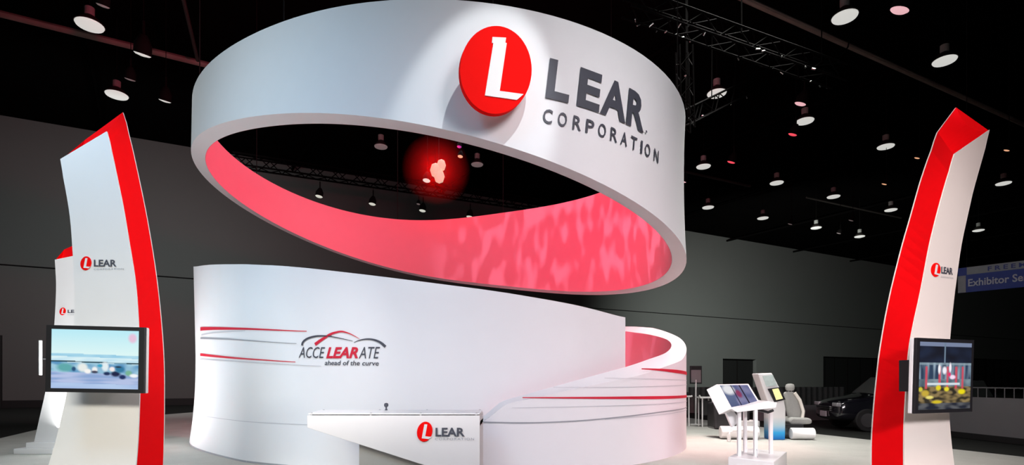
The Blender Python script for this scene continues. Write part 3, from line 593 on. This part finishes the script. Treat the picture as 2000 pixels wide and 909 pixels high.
# housing: sloping box
def quadp(a, b, c, d): return [Vector(p) for p in (a, b, c, d)]
yk = 9.5
TLc, TRc, BRc, BLc = px(1400, 751, 9.9), px(1462, 750, 10.25), px(1486, 789, 9.75), px(1426, 800, 9.35)
nk = (TRc-TLc).cross(BLc-TLc).normalized(); nk = nk if nk.y < 0 else -nk
hb = MB(); off = Vector((-.17, .06, -.10)); hb.prism([TLc, TRc, BRc, BLc], off); hb.build('housing', M['paint'], kt, bevel=.008)
def pic_k(u, v):
    c = mixc(srgb(96, 104, 150), srgb(140, 140, 180), .5+nz(u*3, v*3))
    if u < .3: c = mixc(srgb(112, 130, 165), srgb(90, 100, 140), v)
    k = blob(u, v, .22, .22, .26, .3)
    if k > 0: c = mixc(c, srgb(250, 250, 255), k)
    k = blob(u, v, .5, .45, .12, .25)
    if k > 0: c = mixc(c, srgb(150, 60, 100), k)
    if abs(u-.37) < .02 or abs(u-.68) < .02: c = srgb(36, 32, 56)
    return c
c4 = [TLc, TRc, BRc, BLc]; cc = sum(c4, Vector())/4
screen_pic('picture', [p + (cc-p)*.13 + nk*.003 for p in c4], nk, pic_k, .8, kt, 60, 40)
sf = MB(); sf.prism([px(1430, 800, 9.25), px(1500, 784, 9.4), px(1518, 787, 9.4), px(1516, 797, 9.35), px(1440, 806, 9.2)], (.06, .5, .0)); sf.build('shelf', M['ped'], kt, bevel=.01)
sf = MB(); sf.prism([px(1418, 808, 9.5), px(1432, 802, 9.5), px(1446, 822, 9.5), px(1430, 836, 9.5)], (.05, .2, 0)); sf.build('bracket', M['ped'], kt)
sf = MB(); sf.tube([px(1440, 806, 9.42), px(1455, 801, 9.5), px(1475, 800, 9.5), px(1500, 806, 9.5), px(1510, 802, 9.5)], .025, 8); sf.build('cable', M['black'], kt)
sf = MB(); sf.tube([px(1478, 878, 9.2), px(1479, 895, 9.14), px(1482, 915, 9.12)], .006, 6); sf.build('power_cord', M['grey'], kt)

# ---------------------------------------------------------------- info totem
tt = thing('info_totem', 'slim white totem fading to blue at its foot, with two small screens', 'totem', (7.05, 14.6, 0))
mg = bpy.data.materials.new('white to blue fade print'); mg.use_nodes = True; nt = mg.node_tree; bs = nt.nodes['Principled BSDF']
gm = nt.nodes.new('ShaderNodeNewGeometry'); sx = nt.nodes.new('ShaderNodeSeparateXYZ'); rp = nt.nodes.new('ShaderNodeValToRGB'); mr = nt.nodes.new('ShaderNodeMapRange'); mr.inputs[2].default_value = 1.0
nt.links.new(gm.outputs['Position'], sx.inputs[0]); nt.links.new(sx.outputs['Z'], mr.inputs[0]); nt.links.new(mr.outputs[0], rp.inputs[0]); nt.links.new(rp.outputs[0], bs.inputs['Base Color'])
e = rp.color_ramp.elements; e[0].position = .05; e[0].color = (.005, .2, .62, 1); e[1].position = .62; e[1].color = (.8, .8, .8, 1); x_ = e.new(.2); x_.color = (.03, .42, .82, 1); x_ = e.new(.4); x_.color = (.5, .68, .76, 1)
dT = 14.6
prof = [px(1505, 857, dT), px(1534, 857, dT), px(1535, 800, dT), px(1531, 778, dT), px(1525, 762, dT), px(1508, 729, dT), px(1480, 730, dT), px(1497, 778, dT), px(1504, 795, dT)]
prof[0].z = 0; prof[1].z = 0
b = MB(); b.prism(prof, (.05, .5, 0)); b.build('body', mg, tt, bevel=.03)
b = MB(); b.prism([px(1489, 735, dT-.01), px(1509, 733, dT-.01), px(1517, 753, dT-.01), px(1497, 756, dT-.01)], (0, -.02, 0)); b.build('upper_screen', mat('pale screen', (.3, .36, .36), .2, noise=.5, nscale=9, emit=(.45, .5, .46), es=.5), tt)
b = MB(); b.prism([px(1499, 760, dT-.01), px(1521, 757, dT-.01), px(1533, 781, dT-.01), px(1512, 786, dT-.01)], (0, -.04, 0)); b.build('tablet_frame', M['black'], tt)
b = MB(); b.prism([px(1508, 761, dT-.055), px(1520, 759, dT-.055), px(1529, 779, dT-.055), px(1516, 782, dT-.055)], (0, -.006, 0)); b.build('tablet_screen', mat('yellow screen', (.5, .45, .2), .2, noise=.3, nscale=12, emit=(.95, .85, .4), es=.75), tt)

# ---------------------------------------------------------------- seat demonstrator
st = thing('vehicle_seat', 'grey vehicle seat with headrest on a white rounded plinth beside the totem', 'seat', (7.9, 14.9, 0))
def rcyl(name, a, b_, r, m, parent): MB().tube([a, a + (b_-a)*.03, b_ - (b_-a)*.03, b_], r, 24).build(name, m, parent, smooth=True, bevel=.02)
rcyl('plinth', Vector((7.62, 14.7, .17)), Vector((8.22, 14.65, .17)), .155, M['paint'], st)
rcyl('plinth', Vector((7.45, 15.35, .17)), Vector((8.2, 15.3, .17)), .155, M['paint'], st)
b = MB(); b.box((7.75, 15.0, .36), (.5, .5, .1)); b.build('rail', M['black'], st)
cu_ = MB(); cu_.prism([px(1546, 816, 14.9), px(1582, 817, 14.9), px(1588, 822, 14.9), px(1586, 829, 14.9), px(1546, 831, 14.9), px(1541, 824, 14.9)], (.03, .52, 0)); cu_.build('cushion', M['seat'], st, bevel=.05)
bk_ = MB()
rows = []
for x0, x1, y, th in ((1541, 1569, 822, .10), (1537, 1570, 805, .12), (1533, 1568, 785, .13), (1531, 1560, 770, .12), (1533, 1552, 765, .08)):
    a = px(x0, y, 15.05); c_ = px(x1, y, 15.05); rows.append([a, a*.5 + c_*.5 + Vector((0, -th*.3, 0)), c_, c_ + Vector((.0, th, 0)), a*.5 + c_*.5 + Vector((0, th*1.3, 0)), a + Vector((0, th, 0)), a])
bk_.grid(rows); bk_.f.append((0, 1, 2, 3, 4, 5)); z_ = len(bk_.v)-7; bk_.f.append(tuple(z_+i for i in range(6))[::-1]); o = bk_.build('backrest', M['seat'], st, smooth=True); sb = o.modifiers.new('s', 'SUBSURF'); sb.levels = sb.render_levels = 2
bo = MB(); bo.tube([px(1552, 768, 15), px(1562, 782, 15), px(1569, 804, 15), px(1567, 817, 15)], .045, 10); bo.build('bolster', M['warm'], st, smooth=True)
hd = MB(); hc = px(1543, 757, 15.05); hd.lathe([(.01, -.1), (.09, -.095), (.125, -.05), (.13, .03), (.10, .085), (.03, .1)], hc, 20, Matrix.Diagonal((1, .6, 1))); hd.build('headrest', M['seat'], st, smooth=True)
hp = MB(); hp.tube([hc - Vector((.04, 0, .2)), hc - Vector((.04, 0, .05))], .012, 8); hp.tube([hc - Vector((-.04, 0, .2)), hc - Vector((-.04, 0, .05))], .012, 8); hp.build('headrest_post', M['chrome'], st)
# second sled
s2 = thing('demo_sled', 'low sled with white rounded runners and dark mechanism behind the display console', 'machine', (6.1, 15.0, 0))
rcyl('runner', Vector((5.75, 14.85, .19)), Vector((6.75, 14.75, .19)), .17, M['paint'], s2)
b = MB(); b.tube([px(1424, 862, 14.2), px(1423, 848, 14.2), px(1429, 841, 14.2), px(1450, 840, 14.2), px(1470, 843, 14.2)], .05, 12); b.build('loop_rail', M['paint'], s2, smooth=True)
MB().box((6.15, 15.3, .62), (1.0, .6, .75)).build('mechanism', M['black'], s2, bevel=.06)
MB().box((6.55, 15.1, .42), (.6, .5, .16)).build('tray', M['plinth'], s2, bevel=.02)

# ---------------------------------------------------------------- notice stand and small tables behind the spiral wall
ns = thing('notice_stand', 'dark framed notice on a slim white pole right of the spiral wall', 'sign stand', tuple(px(1359, 830, 19.8).xy) + (0,))
def fl(x, d): return Vector(((x-1000)/1050*d, d, 0))
p = fl(1359, 19.8)
MB().tube([p, p + Vector((0, 0, 1.65))], .03, 10).build('pole', M['paint'], ns); MB().lathe([(.2, 0), (.2, .015), (.03, .03)], p, 20).build('base', M['paint'], ns)
MB().box(p + Vector((0, 0, 1.83)), (.44, .04, .66)).build('frame', M['black'], ns, bevel=.01)
MB().box(p + Vector((0, -.022, 1.78)), (.36, .006, .46)).build('notice', M['barrier'], ns); MB().box(p + Vector((0, -.022, 2.09)), (.3, .006, .08)).build('header', M['kick'], ns)
def side_table(x0, x1, d, h, label):
    a, b_ = fl(x0, d), fl(x1, d); t = thing('slim_table', label, 'table', tuple((a+b_)/2), 'slim tables behind the spiral wall')
    w_ = b_.x-a.x
    tp = MB(); tp.tube([(a.x, d, h+.08), (a.x+.04, d, h), (b_.x-.04, d, h), (b_.x, d, h+.02)], .03, 8); tp.box(((a.x+b_.x)/2, d+.25, h-.0), (w_-.06, .5, .04)); tp.build('table_top', M['paint'], t)
    for x in (a.x+.12, b_.x-.1):
        for yy in (d+.05, d+.42): MB().tube([(x, yy, 0), (x, yy, h-.01)], .022, 8).build('leg', M['paint'], t)
    b = MB(); b.box(((a.x+b_.x)/2, d+.28, .66), (w_*.5, .3, .5)); b.build('drawer_box', M['kick'], t)
side_table(1331, 1352, 19.0, 1.06, 'slim white table beside the spiral wall, left of the notice pole')
side_table(1366, 1398, 18.6, 1.03, 'slim white table right of the notice pole, behind the display console')

# ---------------------------------------------------------------- dark car in the aisle
car = thing('car', 'glossy black car parked in the dark aisle behind the right tower', 'car', (12.6, 17.6, 0))
hdg = Vector((-.99, .12, 0)).normalized(); wv = Vector((-hdg.y, hdg.x, 0)); cc0 = Vector((12.85, 17.75, 0)); 
def cp(l_, w_, z): return cc0 + hdg*l_ + wv*w_ + Vector((0, 0, z))
# stations: length, half width low, sill z, waist z, top z, top half width
stn = [(-2.42,.80,.42,.95,1.05,.70),(-2.30,.90,.30,1.05,1.45,.66),(-2.0,.94,.28,1.08,1.72,.68),(-1.2,.95,.28,1.08,1.80,.70),(-.2,.95,.28,1.06,1.81,.70),(.45,.95,.28,1.05,1.74,.68),(.85,.95,.28,1.05,1.42,.74),(1.2,.95,.28,1.04,1.14,.82),(1.8,.93,.28,.98,1.08,.78),(2.25,.88,.30,.86,.96,.72),(2.40,.78,.36,.72,.82,.62)]
rows = []
for l_, hw, zs, zw, zt, tw in stn:
    rows.append([cp(l_, -hw*.85, zs), cp(l_, -hw, zs+.12), cp(l_, -hw, (zs+zw)/2), cp(l_, -hw*.98, zw), cp(l_, -(hw+tw)/2, zw+(zt-zw)*.5), cp(l_, -tw, zt-.04), cp(l_, -tw*.5, zt), cp(l_, tw*.5, zt), cp(l_, tw, zt-.04), cp(l_, (hw+tw)/2, zw+(zt-zw)*.5), cp(l_, hw*.98, zw), cp(l_, hw, (zs+zw)/2), cp(l_, hw, zs+.12), cp(l_, hw*.85, zs), cp(l_, -hw*.85, zs)])
b = MB(); b.grid(rows); n_ = len(rows[0]); b.f.append(tuple(range(n_-1))); z_ = len(b.v)-n_; b.f.append(tuple(z_+i for i in range(n_-1))[::-1])
o = b.build('body', M['car'], car, smooth=True); sb = o.modifiers.new('s', 'SUBSURF'); sb.levels = sb.render_levels = 2
b = MB(); b.prism([cp(.60, -.62, 1.70), cp(.60, .62, 1.70), cp(1.14, .76, 1.17), cp(1.14, -.76, 1.17)], hdg*.03 + Vector((0, 0, .03))); b.build('windscreen', M['windscreen'], car)
for s_ in (-1, 1):
    for a_, b2, c2, d3 in ((-.15, .62, .48, -.15), (-1.15, -.25, -.25, -1.15), (-2.1, -1.25, -1.25, -1.95)):
        b = MB(); b.prism([cp(a_, s_*.93, 1.12), cp(b2, s_*.93, 1.12), cp(c2, s_*.75, 1.62), cp(d3, s_*.75, 1.62)], wv*s_*.02); b.build('side_window', M['glass'], car)
    for l_ in (-1.45, 1.5):
        wh_ = thing('w', None, None, (0, 0, 0)); bpy.data.objects.remove(wh_)
        c_ = cp(l_, s_*.84, .36); b = MB(); b.tube([c_ - wv*s_*.11, c_ + wv*s_*.13], .36, 28); wo = b.build('wheel', M['tyre'], car, bevel=.03)
        b = MB(); b.tube([c_ + wv*s_*.128, c_ + wv*s_*.142], .22, 20); b.build('rim', M['chrome'], wo)
    b = MB(); b.box(cp(2.30, s_*.66, .84), (.14, .36, .13), Matrix.Rotation(math.atan2(hdg.y, hdg.x), 3, 'Z')); b.build('headlight', M['lens'], car, bevel=.03)
    b = MB(); b.box(cp(.8, s_*1.05, 1.16), (.12, .2, .14), Matrix.Rotation(math.atan2(hdg.y, hdg.x), 3, 'Z')); b.build('mirror', M['car'], car, bevel=.03)
rz = Matrix.Rotation(math.atan2(hdg.y, hdg.x), 3, 'Z')
b = MB(); [b.box(cp(2.40, 0, z), (.05, .9, .03), rz) for z in (.64, .70, .76)]; b.build('grille', M['chrome'], car)
b = MB(); b.box(cp(2.42, 0, .52), (.04, .42, .18), rz); b.build('number_plate', M['plate'], car)

# ---------------------------------------------------------------- grey barrier with rail on the right
br_ = thing('barrier_wall', 'low grey barrier wall with black foot and thin railing at the right edge', 'barrier', (12.9, 13.8, 0))
B0, B1 = Vector((12.62, 16.2, 0)), Vector((12.9, 11.2, 0)); bd = (B1-B0).normalized(); bn = Vector((bd.y, -bd.x, 0)); bn = bn if bn.x < 0 else -bn
b = MB(); b.prism([B0 + Vector((0,0,.16)), B1 + Vector((0,0,.16)), B1 + Vector((0,0,1.16)), B0 + Vector((0,0,1.16))], -bn*.08); b.build('panel', M['barrier'], br_)
b = MB(); b.prism([B0 + bn*.02, B1 + bn*.02, B1 + bn*.02 + Vector((0,0,.16)), B0 + bn*.02 + Vector((0,0,.16))], -bn*.12); b.build('kick_strip', M['kick'], br_)
b = MB(); b.tube([B0 - bn*.04 + Vector((0,0,1.42)), B1 - bn*.04 + Vector((0,0,1.42))], .018, 8)
for i in range(21): p = B0 + (B1-B0)*i/20 - bn*.04; b.tube([p + Vector((0,0,1.16)), p + Vector((0,0,1.42))], .012, 6)
b.build('railing', M['barrier'], br_)
# low drape line behind the seat
dl = MB(); a, b_ = Vector((8.9, 27, 0)), Vector((17.0, 27.5, 0)); n = 160; rows = []
for i in range(n+1):
    p = a + (b_-a)*i/n; q = .05*math.sin(i*1.1); rows.append([p + Vector((0, q, 0)), p + Vector((0, q*.8, 1.3)), p + Vector((0, .12, 1.3)), p + Vector((0, .12, 0))])
dl.grid(rows); tag(dl.build('drape_line', M['drape'], loc=(13, 27.2, 0)), 'low dark pleated drape in front of the hall wall doors', 'drape')
# skirt along the dark aisle
lw = MB(); lw.prism([(9.9, 21.5, 0), (15.4, 22.2, 0), (15.4, 22.2, .62), (9.9, 21.5, .62)], (0, .3, 0)); tag(lw.build('low_bench', M['barrier'], loc=(12.6, 22, 0), bevel=.02), 'low grey bench wall in the aisle behind the vehicle seat', 'bench')

# ---------------------------------------------------------------- hanging services sign
d = 16.5
sg = thing('hanging_banner', 'blue and grey hanging banner pointing to exhibitor services at the right edge', 'banner', tuple(px(1940, 545, d)))
A0 = px(1871, 573, 17.0); A1 = px(2060, 564, 15.4); sx_ = (A1-A0); sx_.z = 0; bnr = Vector((sx_.y, -sx_.x, 0)).normalized(); bnr = bnr if bnr.y < 0 else -bnr
hgt = .78
def sp(u, v, o=0): return A0 + Vector((sx_.x*u, sx_.y*u, 0)) + Vector((0, 0, hgt*v)) + bnr*o
b = MB(); b.prism([sp(0, 0), sp(1, 0), sp(1, 1), sp(0, 1)], -bnr*.04); b.build('board', M['bluesign'], sg)
b = MB(); b.prism([sp(.10, .70, .002), sp(1, .70, .002), sp(1, 1, .002), sp(.10, 1, .002)], bnr*.004); b.build('header_strip', M['palesign'], sg)
b = MB(); b.prism([sp(0, 0, .002), sp(.09, 0, .002), sp(.09, .68, .002), sp(0, .68, .002)], bnr*.004); b.build('side_patch', M['palesign'], sg)
text_on('lettering', 'Exhibitor Services', lambda u, v: sp(.115 + .86*u, .22 + .30*v, .01), M['signtext'], sg, .02)
text_on('lettering', 'FREEMAN', lambda u, v: sp(.33 + .60*u, .76 + .17*v, .01), M['bluesign'], sg, .02, 1.5)
for u in (.1, .9): MB().tube([sp(u, 1), sp(u, 1) + Vector((0, 0, H - A0.z - hgt))], .008, 6).build('cable', M['rig'], sg)

# ---------------------------------------------------------------- hall lamps
def px_h(x, y, z): d = (z-1.6)*1050/(745-y); return Vector(((x-1000)/1050*d, d, z))
def bay(loc, m, r=.42):
    t = thing('high_bay_lamp', None, 'ceiling lamp', tuple(loc), 'round hall lamps under the black ceiling'); l_ = Vector(loc)
    MB().lathe([(r*.96, 0), (r*.9, -.05), (r*.5, -.10), (.02, -.11)], l_, 24).build('lens', m, t, smooth=True)
    MB().lathe([(r*1.0, -.01), (r*.98, .03), (r*.55, .22), (r*.3, .30), (.02, .31)], l_, 24).build('reflector', M['pipe'], t, smooth=True)
    MB().lathe([(.13, .31), (.15, .36), (.15, .58), (.05, .62)], l_, 14).build('ballast', M['seat'], t)
    MB().tube([l_ + Vector((0, 0, .6)), Vector((l_.x, l_.y, H))], .012, 6).build('cable', M['rig'], t)
    return t
BAYS = [
 (1650,32,'lamp',.42,'large round lamp nearest the top of the picture, right of the ring'),
 (1845,118,'lamp',.42,'large round lamp high at the right, above the steel beam'),
 (1400,182,'lamp',.42,'round lamp just right of the ring top, left of all high lamps'),
 (1572,236,'lamp',.42,'round lamp with a small pink spotlight just below it'),
 (1730,286,'lamp',.42,'round lamp left of the right tower top'),
 (1374,325,'lamp',.42,'round lamp close to the right edge of the ring'),
 (1517,357,'lamp',.42,'round lamp in the middle row below the pink spotlights'),
 (1628,384,'lamp',.42,'round lamp right of the middle of the row left of the right tower'),
 (1740,410,'lamp',.42,'round lamp nearest the red side of the right tower'),
 (1960,358,'lamp',.42,'round lamp right of the right tower near the picture edge'),
 (1383,405,'lamp',.42,'low round lamp at the left end of the farthest lamp row'),
 (1490,426,'lamp',.42,'second round lamp from the left in the farthest lamp row'),
 (1594,445,'lamp',.42,'third round lamp from the left in the farthest lamp row'),
 (1679,462,'lamp',.42,'round lamp lowest of all, left of the red tower side'),
 (1911,450,'lamp',.42,'small round lamp right of the right tower above the blue banner'),
 (175,48,'lamp',.45,'large round lamp at the top left of the hall'),
 (228,185,'lamp',.45,'round lamp directly above the large left tower'),
 (744,286,'lampdim',.36,'dim round lamp seen through the ring, left of the red light'),
 (932,321,'lampdim',.36,'dim round lamp seen through the ring, right of the red light'),
]
for x, y, m, r, lab in BAYS: bay(px_h(x, y, 14.0), M[m], r)['label'] = lab
def stage_spot(name, loc, m, r, lab, tilt=(.3, -.3), top=None, group='small stage spotlights'):
    t = thing(name, lab, 'spotlight', tuple(loc), group); l_ = Vector(loc); q = Vector((tilt[0], tilt[1], 1)).normalized(); mx_ = Vector((0, 0, 1)).rotation_difference(q).to_matrix()
    MB().lathe([(r*.2, -r*.25), (r*.8, -r*.15), (r, 0), (r*.97, .02)], l_, 18, mx_).build('lens', m, t, smooth=True)
    MB().lathe([(r*1.04, .0), (r*1.04, r*1.2), (r*.6, r*2.1), (r*.4, r*2.4)], l_, 18, mx_).build('housing', M['rig'], t, smooth=True)
    e = l_ + q*r*2; y_ = MB(); y_.tube([e, Vector((e.x, e.y, e.z+r*2.2))], r*.18, 6); y_.build('yoke', M['rig'], t)
    zt = top or H; MB().tube([(e.x, e.y, e.z+r*2.1), (e.x, e.y, zt)], .012, 6).build('cable', M['rig'], t)
SP = [(1757,20,'lamppink',.26,13,'pinkish round spotlight at the top, between the two largest hall lamps'),(1563,203,'lamppink',.22,13,'small pinkish spotlight above the lamp with the pink glow'),(1548,263,'lampred',.19,13,'small pink-red spotlight just below a round lamp'),(1428,317,'lampred',.2,13,'small pink-red spotlight right of the lamp near the ring edge'),(1334,355,'lamppink',.18,13,'tiny pink spotlight touching the right edge of the ring'),
 (278,106,'lamp',.26,13,'white spotlight under the dark beam left of the ring'),(322,197,'lamp',.22,13,'small white spotlight between left tower and ring'),(254,155,'lampdim',.18,13,'dim spotlight above the lamp over the left tower'),(201,11,'lampdim',.17,13,'dim spotlight at the top left above the large lamp'),
 (1791,309,'lampamb',.11,12,'tiny amber spotlight just left of the right tower'),(1727,360,'lampamb',.12,12,'tiny amber spotlight above the lamp beside the right tower'),(1966,294,'lampamb',.11,12,'tiny amber spotlight right of the right tower'),(1543,438,'lampdim',.14,12,'faint speck of a spotlight between second and third far lamps'),(1662,431,'lampdim',.14,12,'faint speck of a spotlight above the lowest lamp'),(1638,456,'lampdim',.14,12,'faint speck of a spotlight left of the lowest lamp')]
for x, y, m, r, z, lab in SP: stage_spot('stage_spotlight', px_h(x, y, z), M[m], r, lab)
# truss with spotlights seen through the ring
def truss(name, label, a, b_, w_, step, m, chord=.035, drop=True):
    a, b_ = Vector(a), Vector(b_); d_ = (b_-a).normalized(); sd = d_.cross(Vector((0, 0, 1)))
    sd = sd.normalized() if sd.length > .1 else Vector((1, 0, 0)); up = sd.cross(d_).normalized(); n_ = int((b_-a).length/step)
    t = thing(name, label, 'truss', tuple(a), 'black lighting trusses'); b = MB(); cs_ = [(i*sd + j*up)*w_/2 for i, j in ((-1, -1), (1, -1), (1, 1), (-1, 1))]
    for c_ in cs_: b.tube([a + c_, b_ + c_], chord, 6)
    b.build('chord', m, t); b = MB()
    for k in range(n_):
        p, q = a + d_*step*k, a + d_*step*(k+1)
        for i in range(4): j = (i+1) % 4; b.tube([p + cs_[i], q + cs_[j]] if k % 2 else [p + cs_[j], q + cs_[i]], chord*.55, 5, cap=False)
    b.build('lattice', m, t)
    if drop:
        for k in (.1, .5, .9): p = a + (b_-a)*k; MB().tube([p + up*w_/2, (p.x, p.y, H)], .015, 6).build('cable', m, t)
    return t
M['trussm'] = mat('dusty black truss', (.0022, .0018, .0018), .9, 0, noise=.5, nscale=4, spec=.04)
truss('lighting_truss', 'long black lighting truss crossing behind the ring opening', px_h(455, 312, 13.4), px_h(1150, 416, 13.4), .6, .6, M['trussm'], .05)
for i, (x, y, lab) in enumerate([(623,384,'leftmost spotlight under the truss seen through the ring'),(727,399,'second spotlight from the left under the truss inside the ring'),(825,412,'third spotlight from the left inside the ring, below the red glow'),(817,399,'small faint spotlight just above the third one inside the ring'),(917,424,'rightmost spotlight inside the ring, cut by its pink rim')]):
    p = px_h(x, y, 12.1 if i != 3 else 12.5)
    stage_spot('track_spotlight', p, M['lampspot'] if i != 3 else M['lampdim'], .2 if i != 3 else .11, lab, (.12, .1), 13.04, 'spotlights under the truss seen through the ring')
# red beam lights
rb = thing('red_beam_light', 'cluster of glowing beam lights with a red bloom seen through the ring', 'stage light', tuple(px(857, 335, 20)))
for x, y, r in ((851, 333, .21), (862, 323, .17), (858, 345, .20)):
    MB().lathe([(.01, -r*1.3), (r*.7, -r*.95), (r, 0), (r*.7, r*.95), (.01, r*1.3)], px(x, y, 20), 18).build('lens', mat('hot lens %d' % x, (.5, .5, .45), .4, emit=(.3, .6, .42), es=.6, noise=.02), rb, smooth=True)
MB().box(px(857, 335, 20.4), (.55, .3, .5)).build('housing', M['rig'], rb, bevel=.05)
MB().tube([px(857, 335, 20.4), Vector((*px(857, 335, 20.4).xy, H))], .02, 6).build('cable', M['rig'], rb)
stage_spot('beam_light', px(833, 353, 20), M['lampspot'], .14, 'small single beam light left of and below the red glowing cluster', (.1, .2))
stage_spot('beam_light', px(899, 306, 19), M['lampamb'], .09, 'tiny amber light near the ring rim, right of the red cluster', (.1, .2))
stage_spot('beam_light', px(897, 287, 19), M['lampvio'], .08, 'tiny violet light touching the ring rim', (.1, .2))
hz = MB(); r_ = 1.3; hz.lathe([(.01, -r_)] + [(r_*math.cos(R(a)), r_*math.sin(R(a))) for a in range(-75, 90, 15)] + [(.01, r_)], px(852, 333, 20), 32)  # volume added to stand in for lens bloom around the red lights
mh = bpy.data.materials.new('red bloom volume'); mh.use_nodes = True; nt = mh.node_tree; nt.nodes.remove(nt.nodes['Principled BSDF']); vsn = nt.nodes.new('ShaderNodeVolumeScatter'); vsn.inputs['Color'].default_value = (.9, .03, .03, 1)
tcv = nt.nodes.new('ShaderNodeTexCoord'); ln = nt.nodes.new('ShaderNodeVectorMath'); ln.operation = 'LENGTH'; mv = nt.nodes.new('ShaderNodeMapRange'); mv.inputs[1].default_value = 1.28; mv.inputs[2].default_value = .2; mv.inputs[3].default_value = 0; mv.inputs[4].default_value = .3
nt.links.new(tcv.outputs['Object'], ln.inputs[0]); nt.links.new(ln.outputs['Value'], mv.inputs[0]); nt.links.new(mv.outputs[0], vsn.inputs['Density'])
nt.links.new(vsn.outputs[0], nt.nodes['Material Output'].inputs['Volume'])
tag(hz.build('bloom_volume', mh, smooth=True, loc=px(852, 333, 20)), 'added volume standing in for the red bloom around the beam lights', 'bloom', kind='stuff')
pl = bpy.data.lights.new('red_beam_glow', 'POINT'); pl.energy = 130; pl.color = (1, .0, .0); pl.shadow_soft_size = .15; po = bpy.data.objects.new('red_beam_glow', pl); C.objects.link(po); po.location = px(852, 333, 19.3)

# ---------------------------------------------------------------- beams and rigging
M['pipelit'] = mat('steel pipe painted as lit', (.26, .22, .19), .6, 0, noise=.3, nscale=1.5)  # paler copy of the steel pipe, its lit look put into the colour
def beam(label, a, b_, r=.11, mm_='pipe'):
    tag(MB().tube([a, b_], r, 8).build('ceiling_pipe', M[mm_], loc=(Vector(a)+Vector(b_))/2), label, 'pipe', 'pipes under the ceiling')
beam('long thin steel pipe slanting down across the upper right of the ceiling', px_h(1440, -8, 15.2), px_h(2090, 284, 15.2), .10, 'pipelit')
beam('steel pipe slanting behind the ring top left', px_h(-60, 12, 15.6), px_h(470, 143, 15.6), .13, 'pipelit')
beam('short thin pipe close to the right edge of the ring', px_h(1336, 335, 15.6), px_h(1465, 364, 15.6), .08)
beam('thin pipe between the far lamp rows left of the right tower', px_h(1575, 386, 15.9), px_h(1760, 426, 15.9), .07)
beam('thin vertical-looking pipe above the upper left of the ring', px_h(356, -10, 15.0), px_h(386, 118, 15.0), .07)
M['spark'] = mat('glinting rigging', (.5, .52, .5), .25, .9, noise=.2)
truss('lighting_truss', 'black truss running down to the right above the ring edge', px(1225, 5, 13), px(1640, 150, 15), .45, .5, M['trussm'], .03)
truss('lighting_truss', 'black truss behind the lamp right of the ring top', px(1330, 235, 15), px(1450, 175, 17), .4, .5, M['trussm'], .03)
truss('lighting_truss', 'black vertical truss tower beside the ring right edge', px(1340, 255, 14.2), px(1336, 95, 14.2), .34, .4, M['trussm'], .02)
cl = MB(); cat_pts = [px(1590, 112, 15), px(1615, 122, 15), px(1640, 115, 15), px(1656, 92, 15), px(1664, 55, 15)]
tag(cl.tube(cat_pts, .02, 6).build('hanging_cable', M['trussm'], loc=px(1640, 100, 15)), 'looped cable hanging from the truss end under the top lamp', 'cable')
fx = random.Random(7)
for (a_, b_, w_, q0, q1, n_, lb_, gp_) in ((px(1225, 5, 13), px(1640, 150, 15), .45, .05, .32, 15, 'small glinting clamp on the upper left end of the truss above the ring edge', 'clamps on the truss upper end'), (px(1225, 5, 13), px(1640, 150, 15), .45, .5, .98, 16, 'small glinting clamp on the lower right end of the truss above the ring edge', 'clamps on the truss lower end'), (px(1340, 255, 14.2), px(1336, 95, 14.2), .34, .1, .9, 6, 'small glinting clamp on the vertical truss beside the ring', 'clamps on the vertical truss'), (px(1330, 235, 15), px(1450, 175, 17), .4, .3, .95, 6, 'small glinting clamp on the short truss behind the lamp beside the ring', 'clamps on the short truss')):
    d_ = (b_-a_).normalized(); sd = d_.cross(Vector((0, 0, 1))); sd = sd.normalized() if sd.length > .1 else Vector((1, 0, 0)); up = sd.cross(d_).normalized()
    for k in range(n_):
        q = q0 + (q1-q0)*(k+.2+.6*fx.random())/n_; p = a_ + (b_-a_)*q + sd*fx.choice((-1, 1))*w_/2 - up*(w_/2 + .01); dd = Vector((fx.uniform(-.1, .1), fx.uniform(-.1, .1), fx.uniform(-.06, .06)))
        tag(MB().tube([p, p + dd], fx.uniform(.014, .03), 8).build('rigging_clamp', M['spark'], loc=p), lb_, 'clamp', gp_)
# drop the helper property
for o in bpy.data.objects:
    if '_o' in o: del o['_o']
